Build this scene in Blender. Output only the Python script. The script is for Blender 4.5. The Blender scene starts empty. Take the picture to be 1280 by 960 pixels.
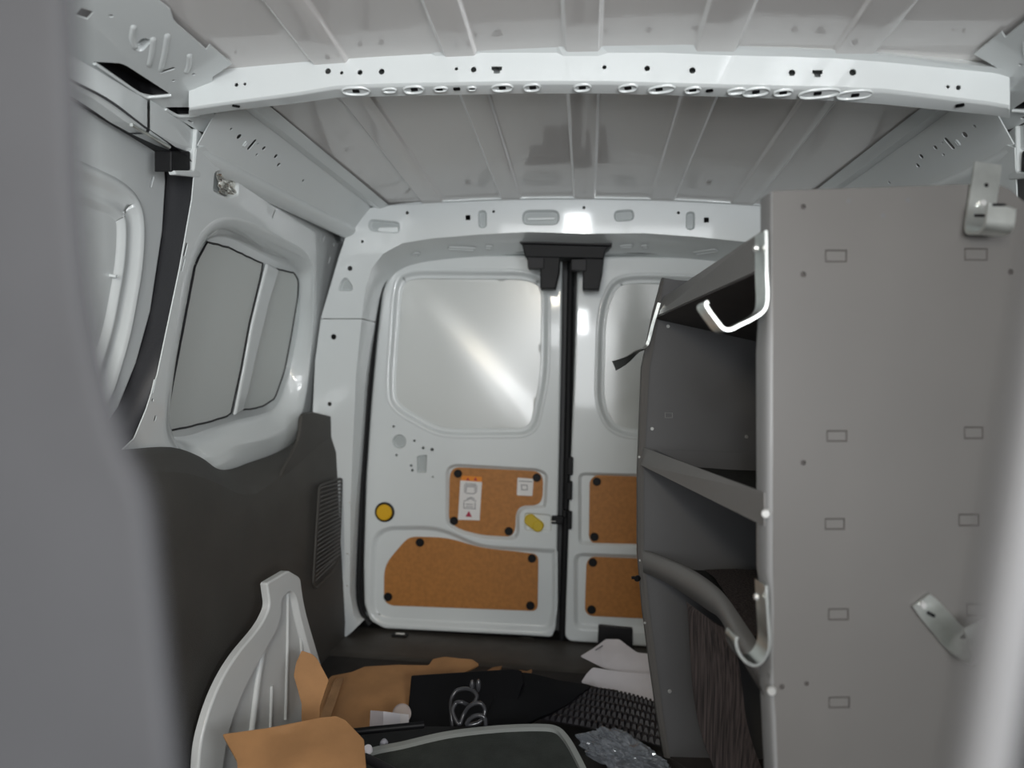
import bpy, bmesh, math, random
from mathutils import Vector, Matrix, noise
from mathutils.geometry import delaunay_2d_cdt
random.seed(7)
S = bpy.context.scene
COL = S.collection

# ------------------------------------------------------------------ camera
F, CX, CY = 930.0, 640.0, 480.0
C = Vector((0.02, 0.0, 0.76))
RHO = 0.030
_a = Vector(((735 - CX) / F, (CY - 472) / F, 1.0)).normalized()            # rearward axis of the van seen by the camera
_b = Vector((math.sin(RHO), math.cos(RHO), 0.0))
_b.z = -(_a.x * _b.x + _a.y * _b.y) / _a.z
_b.normalize()
_x = _a.cross(_b) * -1.0
if _x.x < 0: _x = -_x
RT = Vector((_x.x, _a.x, _b.x)); UP = Vector((_x.y, _a.y, _b.y)); FW = Vector((_x.z, _a.z, _b.z))

def ray(px, py):
    return RT * ((px - CX) / F) + UP * ((CY - py) / F) + FW
def proj(P):
    d = P - C
    return (CX + F * d.dot(RT) / d.dot(FW), CY - F * d.dot(UP) / d.dot(FW))

cam = bpy.data.cameras.new('camera'); camo = bpy.data.objects.new('camera', cam); COL.objects.link(camo)
cam.sensor_width = 36.0; cam.lens = F / 1280 * 36.0; cam.clip_start = 0.01
M = Matrix.Identity(4)
for i, v in enumerate((RT, UP, -FW)):
    for j in range(3): M[j][i] = v[j]
M.translation = C
camo.matrix_world = M
cam.dof.use_dof = True; cam.dof.focus_distance = 1.35; cam.dof.aperture_fstop = 2.4
S.camera = camo

# ------------------------------------------------------------------ materials
def mat(name, col, rough=.5, metal=0, coat=0, bump=0, bscale=200, var=0, vscale=20, trans=0, spec=.5, alpha=1, stretch=None, col2=None, coatr=.06):
    m = bpy.data.materials.new(name); m.use_nodes = True
    nt = m.node_tree; b = nt.nodes['Principled BSDF']
    b.inputs['Base Color'].default_value = (*col, 1); b.inputs['Roughness'].default_value = rough
    b.inputs['Metallic'].default_value = metal; b.inputs['Coat Weight'].default_value = coat
    b.inputs['Coat Roughness'].default_value = coatr
    b.inputs['Transmission Weight'].default_value = trans; b.inputs['Specular IOR Level'].default_value = spec
    b.inputs['Alpha'].default_value = alpha
    tc = nt.nodes.new('ShaderNodeTexCoord'); mp = nt.nodes.new('ShaderNodeMapping')
    nt.links.new(tc.outputs['Object'], mp.inputs['Vector'])
    if stretch: mp.inputs['Scale'].default_value = stretch
    if var or col2:
        n = nt.nodes.new('ShaderNodeTexNoise'); n.inputs['Scale'].default_value = vscale; n.inputs['Detail'].default_value = 6
        nt.links.new(mp.outputs['Vector'], n.inputs['Vector'])
        r = nt.nodes.new('ShaderNodeValToRGB')
        r.color_ramp.elements[0].position = .35; r.color_ramp.elements[1].position = .65
        c0 = tuple(c * (1 - var) for c in col); c1 = col2 or tuple(min(1, c * (1 + var)) for c in col)
        r.color_ramp.elements[0].color = (*c0, 1); r.color_ramp.elements[1].color = (*c1, 1)
        nt.links.new(n.outputs['Fac'], r.inputs['Fac']); nt.links.new(r.outputs['Color'], b.inputs['Base Color'])
    if bump:
        n2 = nt.nodes.new('ShaderNodeTexNoise'); n2.inputs['Scale'].default_value = bscale; n2.inputs['Detail'].default_value = 4
        nt.links.new(mp.outputs['Vector'], n2.inputs['Vector'])
        bp_ = nt.nodes.new('ShaderNodeBump'); bp_.inputs['Strength'].default_value = bump; bp_.inputs['Distance'].default_value = .004
        nt.links.new(n2.outputs['Fac'], bp_.inputs['Height']); nt.links.new(bp_.outputs['Normal'], b.inputs['Normal'])
    return m

WHITE = mat('white_body_paint', (.74, .775, .775), .32, coat=.7, var=.02, vscale=3)
ROOF = mat('roof_paint', (.74, .715, .70), .3, coat=.9, var=.03, vscale=2)
BLANK = mat('window_blank_paint', (.66, .68, .66), .24, coat=.5, coatr=.18, spec=.8)
WBLANK = mat('side_blank_paint', (.68, .71, .69), .5, bump=.05, bscale=300)
RUBBER = mat('black_rubber', (.008, .008, .009), .55, bump=.1, spec=.25)
SEALM = mat('door_seal_rubber', (.030, .030, .034), .5, bump=.1)
BLACKP = mat('black_plastic', (.006, .006, .007), .5, bump=.1, bscale=400, spec=.25)
GREYP = mat('charcoal_plastic', (.020, .019, .021), .5, bump=.1, bscale=400, spec=.3)
TRIMM = mat('side_trim_plastic', (.062, .058, .052), .62, bump=.35, bscale=500, var=.12, vscale=6)
FLOORM = mat('floor_rubber', (.020, .018, .017), .7, bump=.3, bscale=300, var=.3, vscale=12)
SILLM = mat('sill_plastic', (.060, .054, .047), .55, bump=.25, bscale=400, var=.15)
BOARD = mat('hardboard', (.43, .175, .038), .55, bump=.12, bscale=250, var=.10, vscale=90)
YEL = mat('yellow_plastic', (.75, .42, .01), .4)
YEL2 = mat('yellow_cap', (.62, .44, .02), .4)
STICK = mat('sticker_white', (.80, .78, .76), .5, var=.02)
ORANGE = mat('sticker_orange', (.80, .25, .01), .5)
RED = mat('sticker_red', (.42, .01, .05), .5)
INK = mat('sticker_ink', (.20, .20, .22), .6)
SHELF = mat('shelf_paint', (.122, .116, .110), .5, bump=.06, bscale=700, var=.03, vscale=5)
SHELFD = mat('shelf_inner_paint', (.118, .118, .122), .5, bump=.06, bscale=700, var=.06, vscale=4)
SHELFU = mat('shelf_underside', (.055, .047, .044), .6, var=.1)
SLATM = mat('vent_slat_plastic', (.13, .125, .12), .5)
SHELFL = mat('tray_lip_paint', (.20, .195, .19), .45, bump=.05)
SHELFE = mat('shelf_edge_paint', (.24, .24, .24), .4, coat=.2)
CARPET = mat('shelf_carpet', (.035, .027, .027), .9, bump=.8, bscale=250, col2=(.15, .115, .11), vscale=1, stretch=(260, 260, 10))
CARPETD = mat('shelf_carpet_dark', (.014, .015, .014), .95, bump=.8, bscale=300, var=.5, vscale=80)
GALV = mat('galvanised_steel', (.78, .81, .78), .30, metal=1, var=.12, vscale=25, bump=.05)
STEEL = mat('screw_steel', (.88, .88, .86), .3, metal=.7)
CARD = mat('cardboard', (.38, .195, .080), .75, bump=.1, bscale=120, var=.12, vscale=14)
CARDE = mat('cardboard_edge', (.42, .23, .105), .8, bump=.5, bscale=400, var=.1)
PAPER = mat('paper', (.78, .74, .76), .6, var=.03)
LINER = mat('white_liner_plastic', (.60, .61, .60), .42, coat=.15, var=.03, vscale=5)
PANELK = mat('black_panel', (.004, .004, .005), .45, bump=.05, spec=.2)
PANELG = mat('dark_green_grey_panel', (.030, .034, .029), .7, bump=.3, bscale=300, var=.2, vscale=30)
EDGEG = mat('grey_edging', (.30, .31, .29), .45)
CABLE = mat('cable_sheath', (.05, .05, .055), .25, coat=.5)
MATM = mat('rubber_mat', (.028, .025, .028), .5, bump=.15)
BAG = mat('clear_film', (.24, .26, .29), .06, coat=1, spec=1, alpha=.5)
CUP = mat('clear_plastic', (.50, .50, .56), .25, alpha=.75)
TABM = mat('tinted_plastic', (.22, .17, .16), .3)
SEATM = mat('seat_vinyl', (.046, .046, .050), .7, bump=.2, bscale=400, var=.05)
POSTM = mat('pale_grey_post', (.15, .148, .15), .5, var=.02)
SKIN = mat('outer_skin', (.30, .30, .30), .6, var=.03)
HOLE_SHADE = mat('hole_shadow_paint', (.42, .45, .45), .45, coat=.3)  # pocket floors darker than the body paint, shade put into the colour

# ------------------------------------------------------------------ mesh tools
class MB:
    def __init__(s): s.v = []; s.f = []; s.sm = []; s.mi = []; s.m = 0
    def add(s, vs, fs, smooth=False):
        b = len(s.v); s.v += [tuple(v) for v in vs]
        for f in fs:
            s.f.append([b + i for i in f]); s.sm.append(smooth); s.mi.append(s.m)
        return s
    def loft(s, loops, closed=True, smooth=True):
        n = len(loops[0]); vs = [p for l in loops for p in l]; fs = []
        for k in range(len(loops) - 1):
            for i in range(n if closed else n - 1):
                j = (i + 1) % n
                fs.append((k * n + i, k * n + j, (k + 1) * n + j, (k + 1) * n + i))
        return s.add(vs, fs, smooth)
    def poly(s, pts): return s.add(pts, [list(range(len(pts)))])
    def box(s, c, sz, R=None, bev=0.0):
        hx, hy, hz = [k / 2 for k in sz]
        bm = bmesh.new(); bmesh.ops.create_cube(bm, size=1)
        for v in bm.verts: v.co = Vector((v.co.x * sz[0], v.co.y * sz[1], v.co.z * sz[2]))
        if bev: bmesh.ops.bevel(bm, geom=list(bm.edges), offset=bev, segments=2, affect='EDGES', profile=.5)
        R = R or Matrix.Identity(3); c = Vector(c)
        bm.verts.index_update()
        vs = [c + R @ v.co for v in bm.verts]; fs = [[v.index for v in f.verts] for f in bm.faces]
        bm.free(); return s.add(vs, fs)
    def tube(s, path, r, seg=10, closed=False, caps=True):
        path = [Vector(p) for p in path]; n = len(path); rings = []; up = None
        for i in range(n):
            if closed: t = path[(i + 1) % n] - path[i - 1]
            else: t = path[min(i + 1, n - 1)] - path[max(i - 1, 0)]
            t.normalize()
            if up is None:
                up = Vector((0, 0, 1)) if abs(t.z) < .9 else Vector((1, 0, 0))
            up = (up - t * up.dot(t)).normalized(); sd = t.cross(up)
            rr = r[i] if isinstance(r, (list, tuple)) else r
            rings.append([path[i] + (up * math.cos(2 * math.pi * k / seg) + sd * math.sin(2 * math.pi * k / seg)) * rr for k in range(seg)])
        if closed: rings.append(rings[0])
        s.loft(rings)
        if caps and not closed: s.poly(rings[0]); s.poly(rings[-1])
        return s
    def ribbon(s, path, wd, w, th, nrm=None):
        """strap: path points, width direction(s), width(s), thickness"""
        path = [Vector(p) for p in path]; n = len(path); loops = []
        for i in range(n):
            t = (path[min(i + 1, n - 1)] - path[max(i - 1, 0)]).normalized()
            d = Vector(wd[i] if isinstance(wd, list) else wd).normalized()
            d = (d - t * d.dot(t)).normalized(); nn = t.cross(d)
            ww = w[i] if isinstance(w, list) else w
            a = path[i]; loops.append([a + nn * th / 2, a + d * ww + nn * th / 2, a + d * ww - nn * th / 2, a - nn * th / 2])
        vs = [p for l in loops for p in l]
        for k in range(4):      # four separate faces strips so edges stay crisp
            s.loft([[l[k], l[(k + 1) % 4]] for l in loops], closed=False, smooth=True)
        s.poly(loops[0]); s.poly(loops[-1]); return s
    def sphere(s, c, r, seg=10, sc=(1, 1, 1)):
        c = Vector(c); rings = []
        for i in range(1, seg):
            ph = math.pi * i / seg
            rings.append([c + Vector((r * sc[0] * math.sin(ph) * math.cos(2 * math.pi * k / (2 * seg)), r * sc[1] * math.sin(ph) * math.sin(2 * math.pi * k / (2 * seg)), r * sc[2] * math.cos(ph))) for k in range(2 * seg)])
        s.loft(rings); s.poly(rings[0]); s.poly(rings[-1]); return s
    def disc(s, c, n, r, h, seg=20, dome=.3):
        """round stud standing on c along n"""
        c = Vector(c); n = Vector(n).normalized(); a = n.orthogonal().normalized(); b = n.cross(a)
        ring = lambda rr, d: [c + n * d + (a * math.cos(2 * math.pi * k / seg) + b * math.sin(2 * math.pi * k / seg)) * rr for k in range(seg)]
        s.loft([ring(r, 0), ring(r, h * (1 - dome)), ring(r * .85, h)], smooth=False); s.poly(ring(r * .85, h)); return s

USED = {}
def link(name, data):
    o = bpy.data.objects.new(name, data); COL.objects.link(o); return o
def obj(name, mb, mats, parent=None, label=None, cat=None, kind=None, group=None):
    me = bpy.data.meshes.new(name); me.from_pydata(mb.v, [], mb.f)
    me.polygons.foreach_set('use_smooth', mb.sm); me.polygons.foreach_set('material_index', mb.mi)
    for m in (mats if isinstance(mats, (list, tuple)) else [mats]): me.materials.append(m)
    me.update()
    o = link(name, me)
    if parent is not None:
        o.parent = parent
        w = parent.matrix_world if parent.parent is None else parent.parent.matrix_world @ parent.matrix_parent_inverse @ parent.matrix_basis
        o.matrix_parent_inverse = WM[parent.name].inverted()
    WM[o.name] = Matrix.Identity(4)
    props(o, label, cat, kind, group); return o
WM = {}
def props(o, label=None, cat=None, kind=None, group=None):
    if label: o['label'] = label
    if cat: o['category'] = cat
    if kind: o['kind'] = kind
    if group: o['group'] = group
def thing(name, label, cat, loc, kind=None, group=None):
    o = link(name, None); o.location = loc; o.empty_display_size = .05
    WM[o.name] = Matrix.Translation(Vector(loc)); props(o, label, cat, kind, group); return o

# ------------------------------------------------------------------ planes and outlines
class Pl:
    def __init__(s, p, n):
        s.p = Vector(p); s.n = Vector(n).normalized()
        if s.n.dot(C - s.p) < 0: s.n = -s.n
        s.U = (UP.cross(s.n)).normalized(); s.V = s.n.cross(s.U)
    def hit(s, px, py):
        d = ray(px, py); return C + d * ((s.p - C).dot(s.n) / d.dot(s.n))
    def uv(s, P): q = P - s.p; return (q.dot(s.U), q.dot(s.V))
    def q(s, px, py): return s.uv(s.hit(px, py))
    def w(s, uv, d=0.0): return s.p + s.U * uv[0] + s.V * uv[1] + s.n * d
    def L(s, pts, r=0, n=6): return [s.q(*p) for p in rl(pts, r, n)]
    def P(s, pts): return [s.hit(*p) for p in pts]
    def off(s, d): return Pl(s.p + s.n * d, s.n)
    def sc(s, px, py): return (C - s.hit(px, py)).length / F
    def circ(s, px, py, rpx, seg=16):
        c = s.q(px, py); r = rpx * s.sc(px, py)
        return [(c[0] + r * math.cos(2 * math.pi * k / seg), c[1] + r * math.sin(2 * math.pi * k / seg)) for k in range(seg)]
    def slot(s, px, py, w, h, ang=0, r=None, n=5):
        k = s.sc(px, py); r = (min(w, h) / 2 if r is None else r); ca, sa = math.cos(ang), math.sin(ang)
        pts = rl([(-w / 2, -h / 2), (w / 2, -h / 2), (w / 2, h / 2), (-w / 2, h / 2)], r * .999, n); c = s.q(px, py)
        return [(c[0] + (x * ca - y * sa) * k, c[1] + (x * sa + y * ca) * k) for x, y in pts]

def rl(pts, r=0, n=6):
    """round the corners of a closed outline; a point may carry its own radius"""
    out = []; N = len(pts)
    for i, p in enumerate(pts):
        rr = p[2] if len(p) > 2 else r
        P = Vector(p[:2]); A = Vector(pts[i - 1][:2]); B = Vector(pts[(i + 1) % N][:2])
        if rr <= 0: out.append(tuple(P)); continue
        da = min(rr, (A - P).length * .49); db = min(rr, (B - P).length * .49)
        a = P + (A - P).normalized() * da; b = P + (B - P).normalized() * db
        for k in range(n + 1):
            t = k / n; out.append(tuple(a * (1 - t) ** 2 + P * 2 * t * (1 - t) + b * t * t))
    return out
def area(l): return sum(l[i - 1][0] * l[i][1] - l[i][0] * l[i - 1][1] for i in range(len(l))) / 2
def ccw(l): return l if area(l) > 0 else l[::-1]
def clean(l, e=2e-5):
    o = []
    for p in l:
        if not o or (Vector(p) - Vector(o[-1])).length > e: o.append(tuple(p))
    if len(o) > 1 and (Vector(o[0]) - Vector(o[-1])).length < e: o.pop()
    return o
def inset(l, d):
    """shrink (d>0) a ccw outline"""
    o = []; N = len(l)
    for i in range(N):
        P = Vector(l[i]); a = (P - Vector(l[i - 1])).normalized(); b = (Vector(l[(i + 1) % N]) - P).normalized()
        na = Vector((-a.y, a.x)); nb = Vector((-b.y, b.x)); m = na + nb
        if m.length < 1e-6: m = na
        m.normalize(); k = max(.5, m.dot(na)); o.append(tuple(P + m * (d / k)))
    return o
def resample(l, n):
    pts = [Vector(p) for p in l] + [Vector(l[0])]; acc = [0]
    for i in range(1, len(pts)): acc.append(acc[-1] + (pts[i] - pts[i - 1]).length)
    out = []; j = 0
    for k in range(n):
        t = acc[-1] * k / n
        while acc[j + 1] < t: j += 1
        f = (t - acc[j]) / max(1e-9, acc[j + 1] - acc[j]); out.append(pts[j].lerp(pts[j + 1], f))
    return out
def inside(p, l):
    c = False; x, y = p
    for i in range(len(l)):
        x1, y1 = l[i - 1]; x2, y2 = l[i]
        if (y1 > y) != (y2 > y) and x < (x2 - x1) * (y - y1) / (y2 - y1) + x1: c = not c
    return c
def fill(outer, holes, grid=0):
    vs = []; es = []
    for l in [outer] + holes:
        b = len(vs); n = len(l); vs += [Vector(p) for p in l]; es += [(b + i, b + (i + 1) % n) for i in range(n)]
    if grid:
        xs = [p[0] for p in outer]; ys = [p[1] for p in outer]
        x = min(xs) + grid / 2
        while x < max(xs):
            y = min(ys) + grid / 2
            while y < max(ys):
                if inside((x, y), outer) and not any(inside((x, y), h) for h in holes): vs.append(Vector((x, y)))
                y += grid
            x += grid
    r = delaunay_2d_cdt(vs, es, [], 0, 1e-7)
    V, T = r[0], r[2]; out = []
    for t in T:
        c = sum((V[i] for i in t), Vector((0, 0))) / len(t)
        if inside(c, outer) and not any(inside(c, h) for h in holes): out.append(list(t))
    return [tuple(v) for v in V], out

def cr(pts, n=8, closed=False):
    pts = [Vector(p) for p in pts]; N = len(pts); out = []
    for i in range(N if closed else N - 1):
        if closed: p0, p1, p2, p3 = pts[i - 1], pts[i], pts[(i + 1) % N], pts[(i + 2) % N]
        else: p0, p1, p2, p3 = pts[max(i - 1, 0)], pts[i], pts[i + 1], pts[min(i + 2, N - 1)]
        for k in range(n):
            t = k / n
            out.append(.5 * ((2 * p1) + (p2 - p0) * t + (2 * p0 - 5 * p1 + 4 * p2 - p3) * t * t + (3 * p1 - p0 - 3 * p2 + p3) * t ** 3))
    if not closed: out.append(pts[-1])
    return out

POCKET = [(0, 0), (.0012, -.0006), (.0026, -.003), (.0034, -.006), (.0042, -.010), (.006, -.012), (.010, -.012)]
def prof(inw, dep, n=6):
    """smooth S-shaped step: inw wide, dep high (negative = away from the viewer)"""
    return [(inw * k / n, dep * (3 * (k / n) ** 2 - 2 * (k / n) ** 3)) for k in range(n + 1)]
def bead(w, h, n=6):
    return [(w * k / n, h * math.sin(math.pi * k / n) ** 2) for k in range(n + 1)]

def sheet(pl, outer, holes=(), feats=(), th=.002, edge=0, warp=None, grid=0, mb=None, d=0.0, back=False):
    """pressed sheet on a plane: outline, open holes, stamped features (loop, profile, cap, material slot)"""
    mb = mb or MB(); W = (lambda uv, k: warp(pl.w(uv, k + d))) if warp else (lambda uv, k: pl.w(uv, k + d))
    outer = clean(ccw(outer)); holes = [clean(ccw(h)) for h in holes]; m0 = mb.m
    fl = []
    for f in feats:
        l = clean(ccw(f['loop'])); fl.append(l)
    top = outer
    if edge:
        es = [(edge * (1 - math.cos(a)), -edge * (1 - math.sin(a))) for a in [math.pi / 2 * k / 4 for k in range(5)]]
        ls = [inset(outer, i) for i, _ in es]; top = ls[-1]
        mb.loft([[W(p, k) for p in l] for l, (_, k) in zip(ls, es)])
        mb.loft([[W(p, -th) for p in outer], [W(p, -edge) for p in outer]], smooth=False)
    else:
        mb.loft([[W(p, -th) for p in outer], [W(p, 0) for p in outer]], smooth=False)
    V, T = fill(top, holes + fl, grid)
    mb.add([W(p, 0) for p in V], T, smooth=bool(warp))
    if back:
        V, T = fill(outer, holes, 0); mb.add([W(p, -th) for p in V], T)
    for h in holes: mb.loft([[W(p, 0) for p in h], [W(p, -max(th, .0015)) for p in h]], smooth=False)
    for f, l in zip(feats, fl):
        ls = [inset(l, i) for i, _ in f['prof']]; ds = [k for _, k in f['prof']]
        mb.m = f.get('side', m0)
        mb.loft([[W(p, k) for p in q] for q, k in zip(ls, ds)])
        if f.get('cap', True):
            mb.m = f.get('m', m0)
            V, T = fill(ls[-1], [clean(ccw(h)) for h in f.get('holes', ())], f.get('grid', 0))
            cw = f.get('warp'); dd = ds[-1]
            mb.add([(W(p, dd) if not cw else cw(W(p, dd))) for p in V], T, smooth=bool(cw) or bool(warp))
            for h in f.get('holes', ()):
                h = clean(ccw(h)); mb.loft([[W(p, dd) for p in h], [W(p, dd - .002) for p in h]], smooth=False)
        mb.m = m0
    return mb
def pk(loop, dep=.012, w=.006, m=0, side=None):
    """shallow closed pocket"""
    return {'loop': loop, 'prof': prof(w, -dep), 'm': m, 'side': m if side is None else side}

# ================================================================== THE SETTING
YR = 2.10                                   # inner face of the rear doors
PD = Pl((0, YR, 0), (0, -1, 0))             # rear doors
PH = Pl((0, 2.04, 0), (0, -1, -.10))        # rear header and pillars
PB = Pl((0, 1.14, 0), (0, -1, 0))           # roof bow face
ZR1 = Pl((0, 1.125, 0), (0, -1, 0)).hit(735, 55).z
ZR2 = PH.hit(735, 249).z
def zr(x, y):
    return ZR1 + (ZR2 - ZR1) * (y - 1.125) / .915 - .026 * (min(abs(x), .6) / .6) ** 2 + .35 * max(0, abs(x) - .605)
SL = (ZR2 - ZR1) / .915
PZ = Pl((0, 1.125, ZR1), (0, -SL, 1))
PZE = Pl((0, 1.125, ZR1 - .027), (0, -SL, 1))
LW = Pl((-.75, 1.5, .64), (1, 0, -.155))     # upper side wall, leaning in
def mirrored(mb):
    o = MB(); o.v = [(-x, y, z) for x, y, z in mb.v]; o.f = [f[::-1] for f in mb.f]; o.sm = list(mb.sm); o.mi = list(mb.mi); return o

# --- ceiling: ribbed roof skin
ribs = []
for a, b in ((495, 522), (611, 635), (717, 743), (829, 860), (947, 977)):
    ribs.append((PZ.hit(a, 200).x, PZ.hit(b, 200).x))
def ribz(x):
    for a, b in ribs:
        w = .007
        if a - w < x < b + w:
            t = min(1, (x - a + w) / w, (b + w - x) / w); t = max(0, t)
            return -.006 * (3 * t * t - 2 * t ** 3)
    return 0
xs = [-.9 + .05 * i for i in range(37)]
for a, b in ribs: xs += [a - .0075 + .0015 * k for k in range(7)] + [b + .0015 * k for k in range(7)] + [(a + b) / 2]
xs = sorted(set(round(x, 5) for x in xs))
ys = [-.2 + .05 * i for i in range(49)]
mb = MB(); n = len(ys)
mb.add([(x, y, zr(x, y) + ribz(x)) for x in xs for y in ys], [(i * n + j, i * n + j + 1, (i + 1) * n + j + 1, (i + 1) * n + j) for i in range(len(xs) - 1) for j in range(n - 1)], True)
mb.add([(x, y, zr(x, y) + .03) for x in (-.9, 0, .9) for y in (-.2, 2.25)], [(0, 1, 3, 2), (2, 3, 5, 4)])
obj('ceiling', mb, ROOF, None, 'pale grey painted steel roof skin with long pressed ribs', 'ceiling', 'structure')

# --- outer body skins that close the van; front plates added to block stray light
mb = MB(); mb.box((-.90, 1.0, .63), (.02, 2.5, 1.5)); mb.box((-.83, -.19, .63), (.14, .02, 1.4))
obj('wall_left', mb, SKIN, None, 'outer steel skin of the van side with the sliding door', 'wall', 'structure')
mb = MB(); mb.box((.90, 1.0, .63), (.02, 2.5, 1.5)); mb.box((.83, -.19, .63), (.14, .02, 1.4))
obj('wall_right', mb, SKIN, None, 'outer steel skin of the van side behind the grey shelving', 'wall', 'structure')
mb = MB(); mb.box((0, 2.235, .63), (1.8, .02, 1.5))
obj('wall_rear', mb, SKIN, None, 'outer steel skin behind the two rear doors', 'wall', 'structure')
mb = MB(); mb.box((0, .95, -.02), (1.8, 2.56, .04))
obj('floor', mb, FLOORM, None, 'dark rubber load floor of the van', 'floor', 'structure')

# --- rear sill
mb = MB(); zs = PD.hit(600, 797).z
prf = [(2.12, zs), (1.93, zs), (1.915, zs - .004), (1.905, zs - .016), (1.90, .0)]
mb.loft([[(x, y, z) for y, z in prf] for x in (-.74, -.3, .3, .74)], closed=False)
PS = Pl((0, 0, zs), (0, 0, 1))
mb.loft([[PS.w(p, k) for p in PS.circ(657, 801, r)] for r, k in ((13, .0), (12, .002), (10, .002), (9.5, .0))])
sill = obj('trim_1', mb, SILLM, None, 'dark plastic sill cover along the foot of the rear doors', 'sill', 'structure')
mb = MB(); c = PS.hit(500, 795); mb.box(c + Vector((0, 0, .003)), (.045, .022, .006), None, .002); obj('latch_plate', mb, BLACKP, sill)
mb = MB(); mb.box(c + Vector((0, 0, .0065)), (.026, .008, .003), None, .001); obj('striker_tongue', mb, STEEL, sill)

# --- roof bow
ridge = [(236, 92), (262, 84), (290, 80), (372, 75), (420, 70), (440, 69), (455, 66), (535, 66), (545, 70), (590, 70), (600, 66), (640, 66), (696, 66), (704, 70), (748, 70), (760, 66), (830, 66), (900, 69), (990, 71), (1045, 73), (1110, 78), (1240, 91), (1262, 95)]
topl = [(236, 90), (262, 80), (290, 74), (372, 64), (420, 60), (440, 59), (455, 58), (535, 56), (545, 56), (590, 55), (600, 55), (640, 54), (696, 54), (704, 54), (748, 54), (760, 54), (830, 55), (900, 57), (990, 60), (1045, 63), (1110, 68), (1240, 84), (1262, 89)]
botf = [(236, 134), (262, 130), (290, 126), (372, 115), (420, 107), (440, 106), (455, 105), (535, 103), (545, 103), (590, 102), (600, 102), (640, 101), (696, 101), (704, 101), (748, 101), (760, 101), (830, 103), (900, 105), (990, 107), (1045, 108), (1110, 111), (1240, 127), (1262, 131)]
botr = [(236, 146), (262, 142), (290, 138), (372, 129), (420, 122), (440, 121), (455, 121), (535, 119), (545, 119), (590, 118), (600, 118), (640, 117), (696, 117), (704, 117), (748, 117), (760, 117), (830, 119), (900, 121), (990, 124), (1045, 126), (1110, 131), (1240, 144), (1262, 148)]
PBt = Pl((0, 1.128, 0), (0, -1, 0)); PBr = Pl((0, 1.168, 0), (0, -1, 0))
face = [PB.q(*p) for p in ridge] + [PB.q(*p) for p in botf[::-1]]
hs = [PB.circ(x, y, r) for x, y, r in ((410, 89, 3.4), (427, 91, 2), (450, 90.5, 3), (477, 89.5, 3.4), (570.5, 86, 2), (592, 87, 3.3), (755.5, 84, 2.4), (809, 85.5, 3.2), (865.5, 88, 3.6), (990, 91, 3.6), (1066, 90.5, 3.6), (295.5, 106, 2.2), (306, 105, 1.7), (1198, 109.5, 2.5), (1185, 108.5, 1.8))]
def thole(x, y):
    return PB.L([(x - 6.5, y - 4.5), (x + 6.5, y - 4.5), (x + 6.5, y), (x + 4, y + 1), (x + 4, y + 4.5), (x - 4, y + 4.5), (x - 4, y + 1), (x - 6.5, y)])
hs += [thole(621, 87.5), thole(1022, 92)]
mb = sheet(PB, face, hs, th=.0025)
ft = [PB.hit(*p) for p in ridge]
mb.loft([[PBt.hit(*p) for p in topl], ft], closed=False, smooth=False)
# rounded lower edge then underside
fb = [PB.hit(*p) for p in botf]; rb = [PBr.hit(*p) for p in botr]
mb.loft([fb, [p + Vector((0, .003, -.0035)) for p in fb], [p.lerp(q, .2) + Vector((0, 0, -.003)) for p, q in zip(fb, rb)], rb], closed=False)
mb.loft([rb, [p + Vector((0, .004, .09)) for p in rb]], closed=False, smooth=False)
mb.loft([[p + Vector((0, .004, .09)) for p in rb], [PBt.hit(*p) for p in topl]], closed=False, smooth=False)
bow = obj('trim_2', mb, WHITE, None, 'white pressed steel roof bow with a row of small holes', 'roof bow', 'structure')
# dimples stamped in the underside: rings standing on it
mb = MB(); 
fd, rd_ = cr(fb, 6), cr(rb, 6)
def under(x):
    k = min(range(1, len(fd) - 1), key=lambda i: abs(proj(fd[i].lerp(rd_[i], .5))[0] - x))
    m_ = fd[k].lerp(rd_[k], .5); e_ = rd_[k] - fd[k]
    pl_ = Pl(m_ + Vector((0, 0, -.0025)), (fd[k + 1] - fd[k - 1]).cross(e_)); kk = pl_.sc(*proj(m_))
    px_ = proj(m_); c_ = pl_.q(x, px_[1])
    return pl_, c_, kk, e_.length
for x, y, w, h in ((445, 114, 34, 7), (487, 112, 18, 4), (517, 112, 26, 6), (551, 111, 18, 4), (590, 110, 12, 3.5), (628, 110, 27, 6), (665, 110, 22, 6), (728, 111, 22, 6), (785, 109, 24, 6), (827, 111, 32, 6), (866, 111, 20, 5), (921, 114, 22, 5), (945, 115, 31, 8), (979, 116, 22, 5), (1024, 119, 44, 8), (1068, 123, 38, 6)):
    pu, c, k, vk = under(x)
    l = [(c[0] + a_ * k, c[1] + b_ * vk) for a_, b_ in rl([(-w / 2, -h / 22), (w / 2, -h / 22), (w / 2, h / 22), (-w / 2, h / 22)], .2)]
    l = [(c[0] + a_ * k, c[1] + b_) for a_, b_ in [(w / 2 * math.copysign(abs(math.cos(t)) ** .7, math.cos(t)), .34 * vk * min(1, h / 6.5) * math.sin(t)) for t in [2 * math.pi * i / 28 for i in range(28)]]]
    mb = MB(); mb.loft([[pu.w(p, d) for p in inset(ccw(l), i)] for i, d in bead(.0035, .0032, 5)]); obj('stamped_ring', mb, WHITE, bow)
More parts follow.
